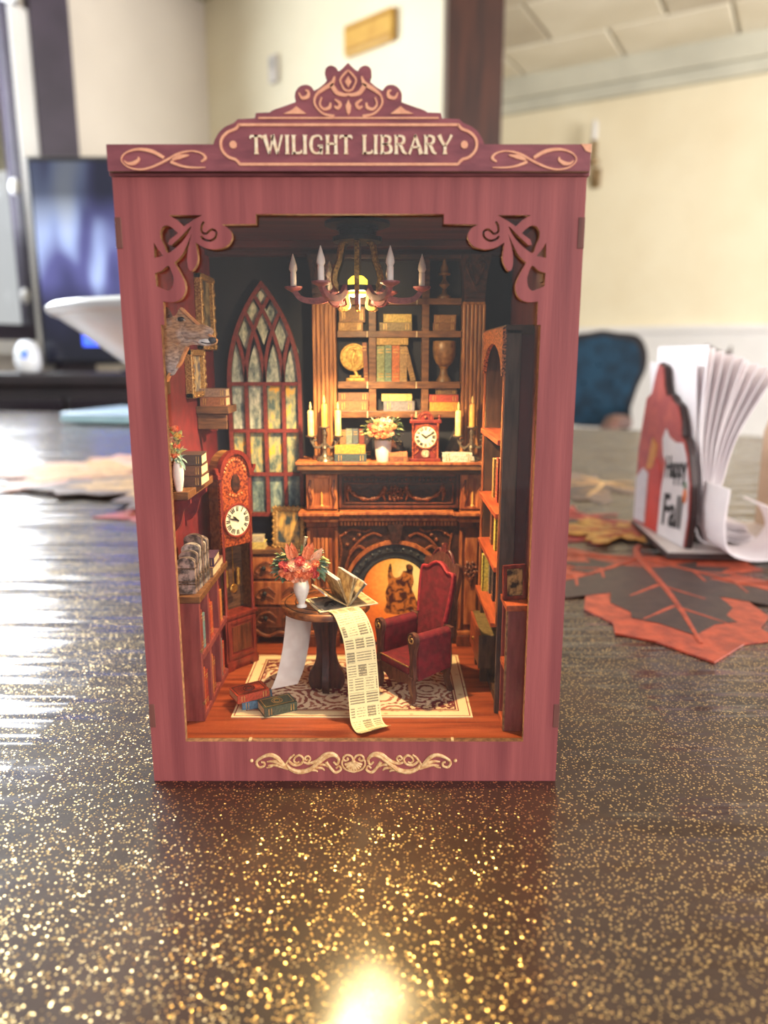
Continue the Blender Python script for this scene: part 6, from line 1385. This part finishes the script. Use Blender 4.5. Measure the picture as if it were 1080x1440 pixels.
bq = catmull(bp_, 4); sh_ = lambda s_, dz=0: [(u*s_, (v-14)*s_+dz) for u, v in bq]
q = MB(); q.M = Mb; q.prism(sh_(.97), -1.8, .4); q.build('backrest', velvet, ac)
q = MB(); q.M = Mb; q.prism(sh_(1.06), .4, 3.0); q.build('back_frame', chairwood, ac)
q = MB(); q.M = Mb; q.tube([(u*.95, -1.9, (v-14)*.96) for u, v in bq[8:-8]], .8, 7); q.build('back_piping', velvet_hi, ac, True)
q = MB(); q.M = Mb
for s_ in (-1, 1):
    q.tube([(s_*u, 1.2, v) for u, v in catmull([(0, 53), (3, 57.6), (6.4, 55.6), (8.6, 51.4), (11.6, 50.6)], 5)], .9, 7); q.tube([(s_*u, 1.2, v) for u, v in catmull([(1.2, 53), (2.6, 54.8), (4.6, 53.4), (3.2, 52.2)], 5)], .7, 6)
q.prism(catmull([(-9, 50), (-7, 53), (-4.4, 56), (-2.4, 57), (-1.4, 59.8), (0, 61.6), (1.4, 59.8), (2.4, 57), (4.4, 56), (7, 53), (9, 50)], 3), .6, 2.2)
q.build('carved_crest', M('carved_crest', sr(110, 40, 36), sr(60, 22, 22), rough=.45, scale=900, bump=.6), ac, True)
for s_ in (-1, 1):
    ar = MB(); ar.prism([(s_*13.2+s_*.2+3.0*math.cos(R(a)), 32.8+2.8*math.sin(R(a))) for a in range(-20, 201, 20)]+[(s_*13.2-2.4, 17), (s_*13.2+2.6, 14)], -10.6, 10.6); a_o = ar.build('arm_pad', velvet, ac)
    q = MB(); q.prism(catmull([(s_*13.4-3.4, 33), (s_*13.4-2.6, 36), (s_*13.4, 37), (s_*13.4+2.6, 36), (s_*13.4+3.4, 33), (s_*13.4+2.4, 29), (s_*13.4+1.4, 24), (s_*13.4+1.5, 17), (s_*13.4+1.9, 13), (s_*13.4-1.9, 13), (s_*13.4-1.5, 17), (s_*13.4-1.4, 24), (s_*13.4-2.4, 29)], 3, True), -12.8, -10.4); q.build('arm_post', chairwood, ac)
    q = MB(); q.tube([(s_*13.4+u, -12.9, 33.4+v) for u, v in spiral(0, 0, 2.4, .4, 1.6, 10, 22)], .42, 6); q.build('arm_scroll', gilt, ac, True)
    q = MB(); q.prism([(s_*13.4-2.9, 30), (s_*13.4-2.9, 35.6), (s_*13.4+2.9, 35.6), (s_*13.4+2.9, 30)], 10.4, 12.4); q.build('rear_arm_post', chairwood, ac)
    q = MB(); q.strip(catmull([(-12, 14), (-12.2, 9), (-11.2, 4), (-12.6, 0)], 5), [3.2-.06*i for i in range(16)], s_*13.4-1.2, s_*13.4+1.2, 'yz'); q.build('leg', chairwood, ac)
    q = MB(); q.strip(catmull([(11, 31), (11.6, 16), (10.6, 8), (13.4, 0)], 5), [2.6]*16, s_*13.4-1.2, s_*13.4+1.2, 'yz'); q.build('leg', chairwood, ac)
    # velvet skirt on the outside of the arm
    q = MB(); q.prism([(-10.4, 12.4), (10.4, 14.8), (10.4, 33), (-10.4, 33)], s_*16.0-.4, s_*16.0+.3, 'yz'); q.build('arm_panel', velvet, ac)

# ---------------------------------------------------------------- books on the floor
def floor_book(loc, dims, rz, col, c2, label):
    o = book(loc, dims, col, label, rz=rz, bands=True)
    t_, d, h = dims
    q = MB()
    for a, b, c, e in ((-h/2+1, h/2-1, 1, 1.35), (-h/2+1, h/2-1, d-1.35, d-1), (-h/2+1, -h/2+1.35, 1, d-1), (h/2-1.35, h/2-1, 1, d-1)): q.box(a, b, c, e, t_-.02, t_+.1)
    q.tube([(u, v, t_+.05) for u, v in spiral(0, d/2, d*.24, d*.24, 0, 6.283, 20)], .2, 5); q.tube([(u, v, t_+.05) for u, v in spiral(0, d/2, d*.14, d*.14, 0, 6.283, 16)], .2, 5)
    q.build('cover_ornament', c2, o); return o
floor_book((-36.5, 28.5, RZ), (4.6, 10.6, 16.5), R(28), (82, 92, 74), bandm, 'dark green ornate book lying on the front of the rug')
floor_book((-48.6, 34.2, RZ-.3), (4.4, 11, 15), R(12), (86, 122, 150), bandm, 'blue book lying on the rug edge beneath the red book')
floor_book((-50.6, 34.6, RZ+4.15), (4.0, 11.5, 16.4), R(32), (196, 74, 44), M('dark_cover_art', sr(70, 40, 34), rough=.5), 'orange-red book lying askew on top of the blue book')
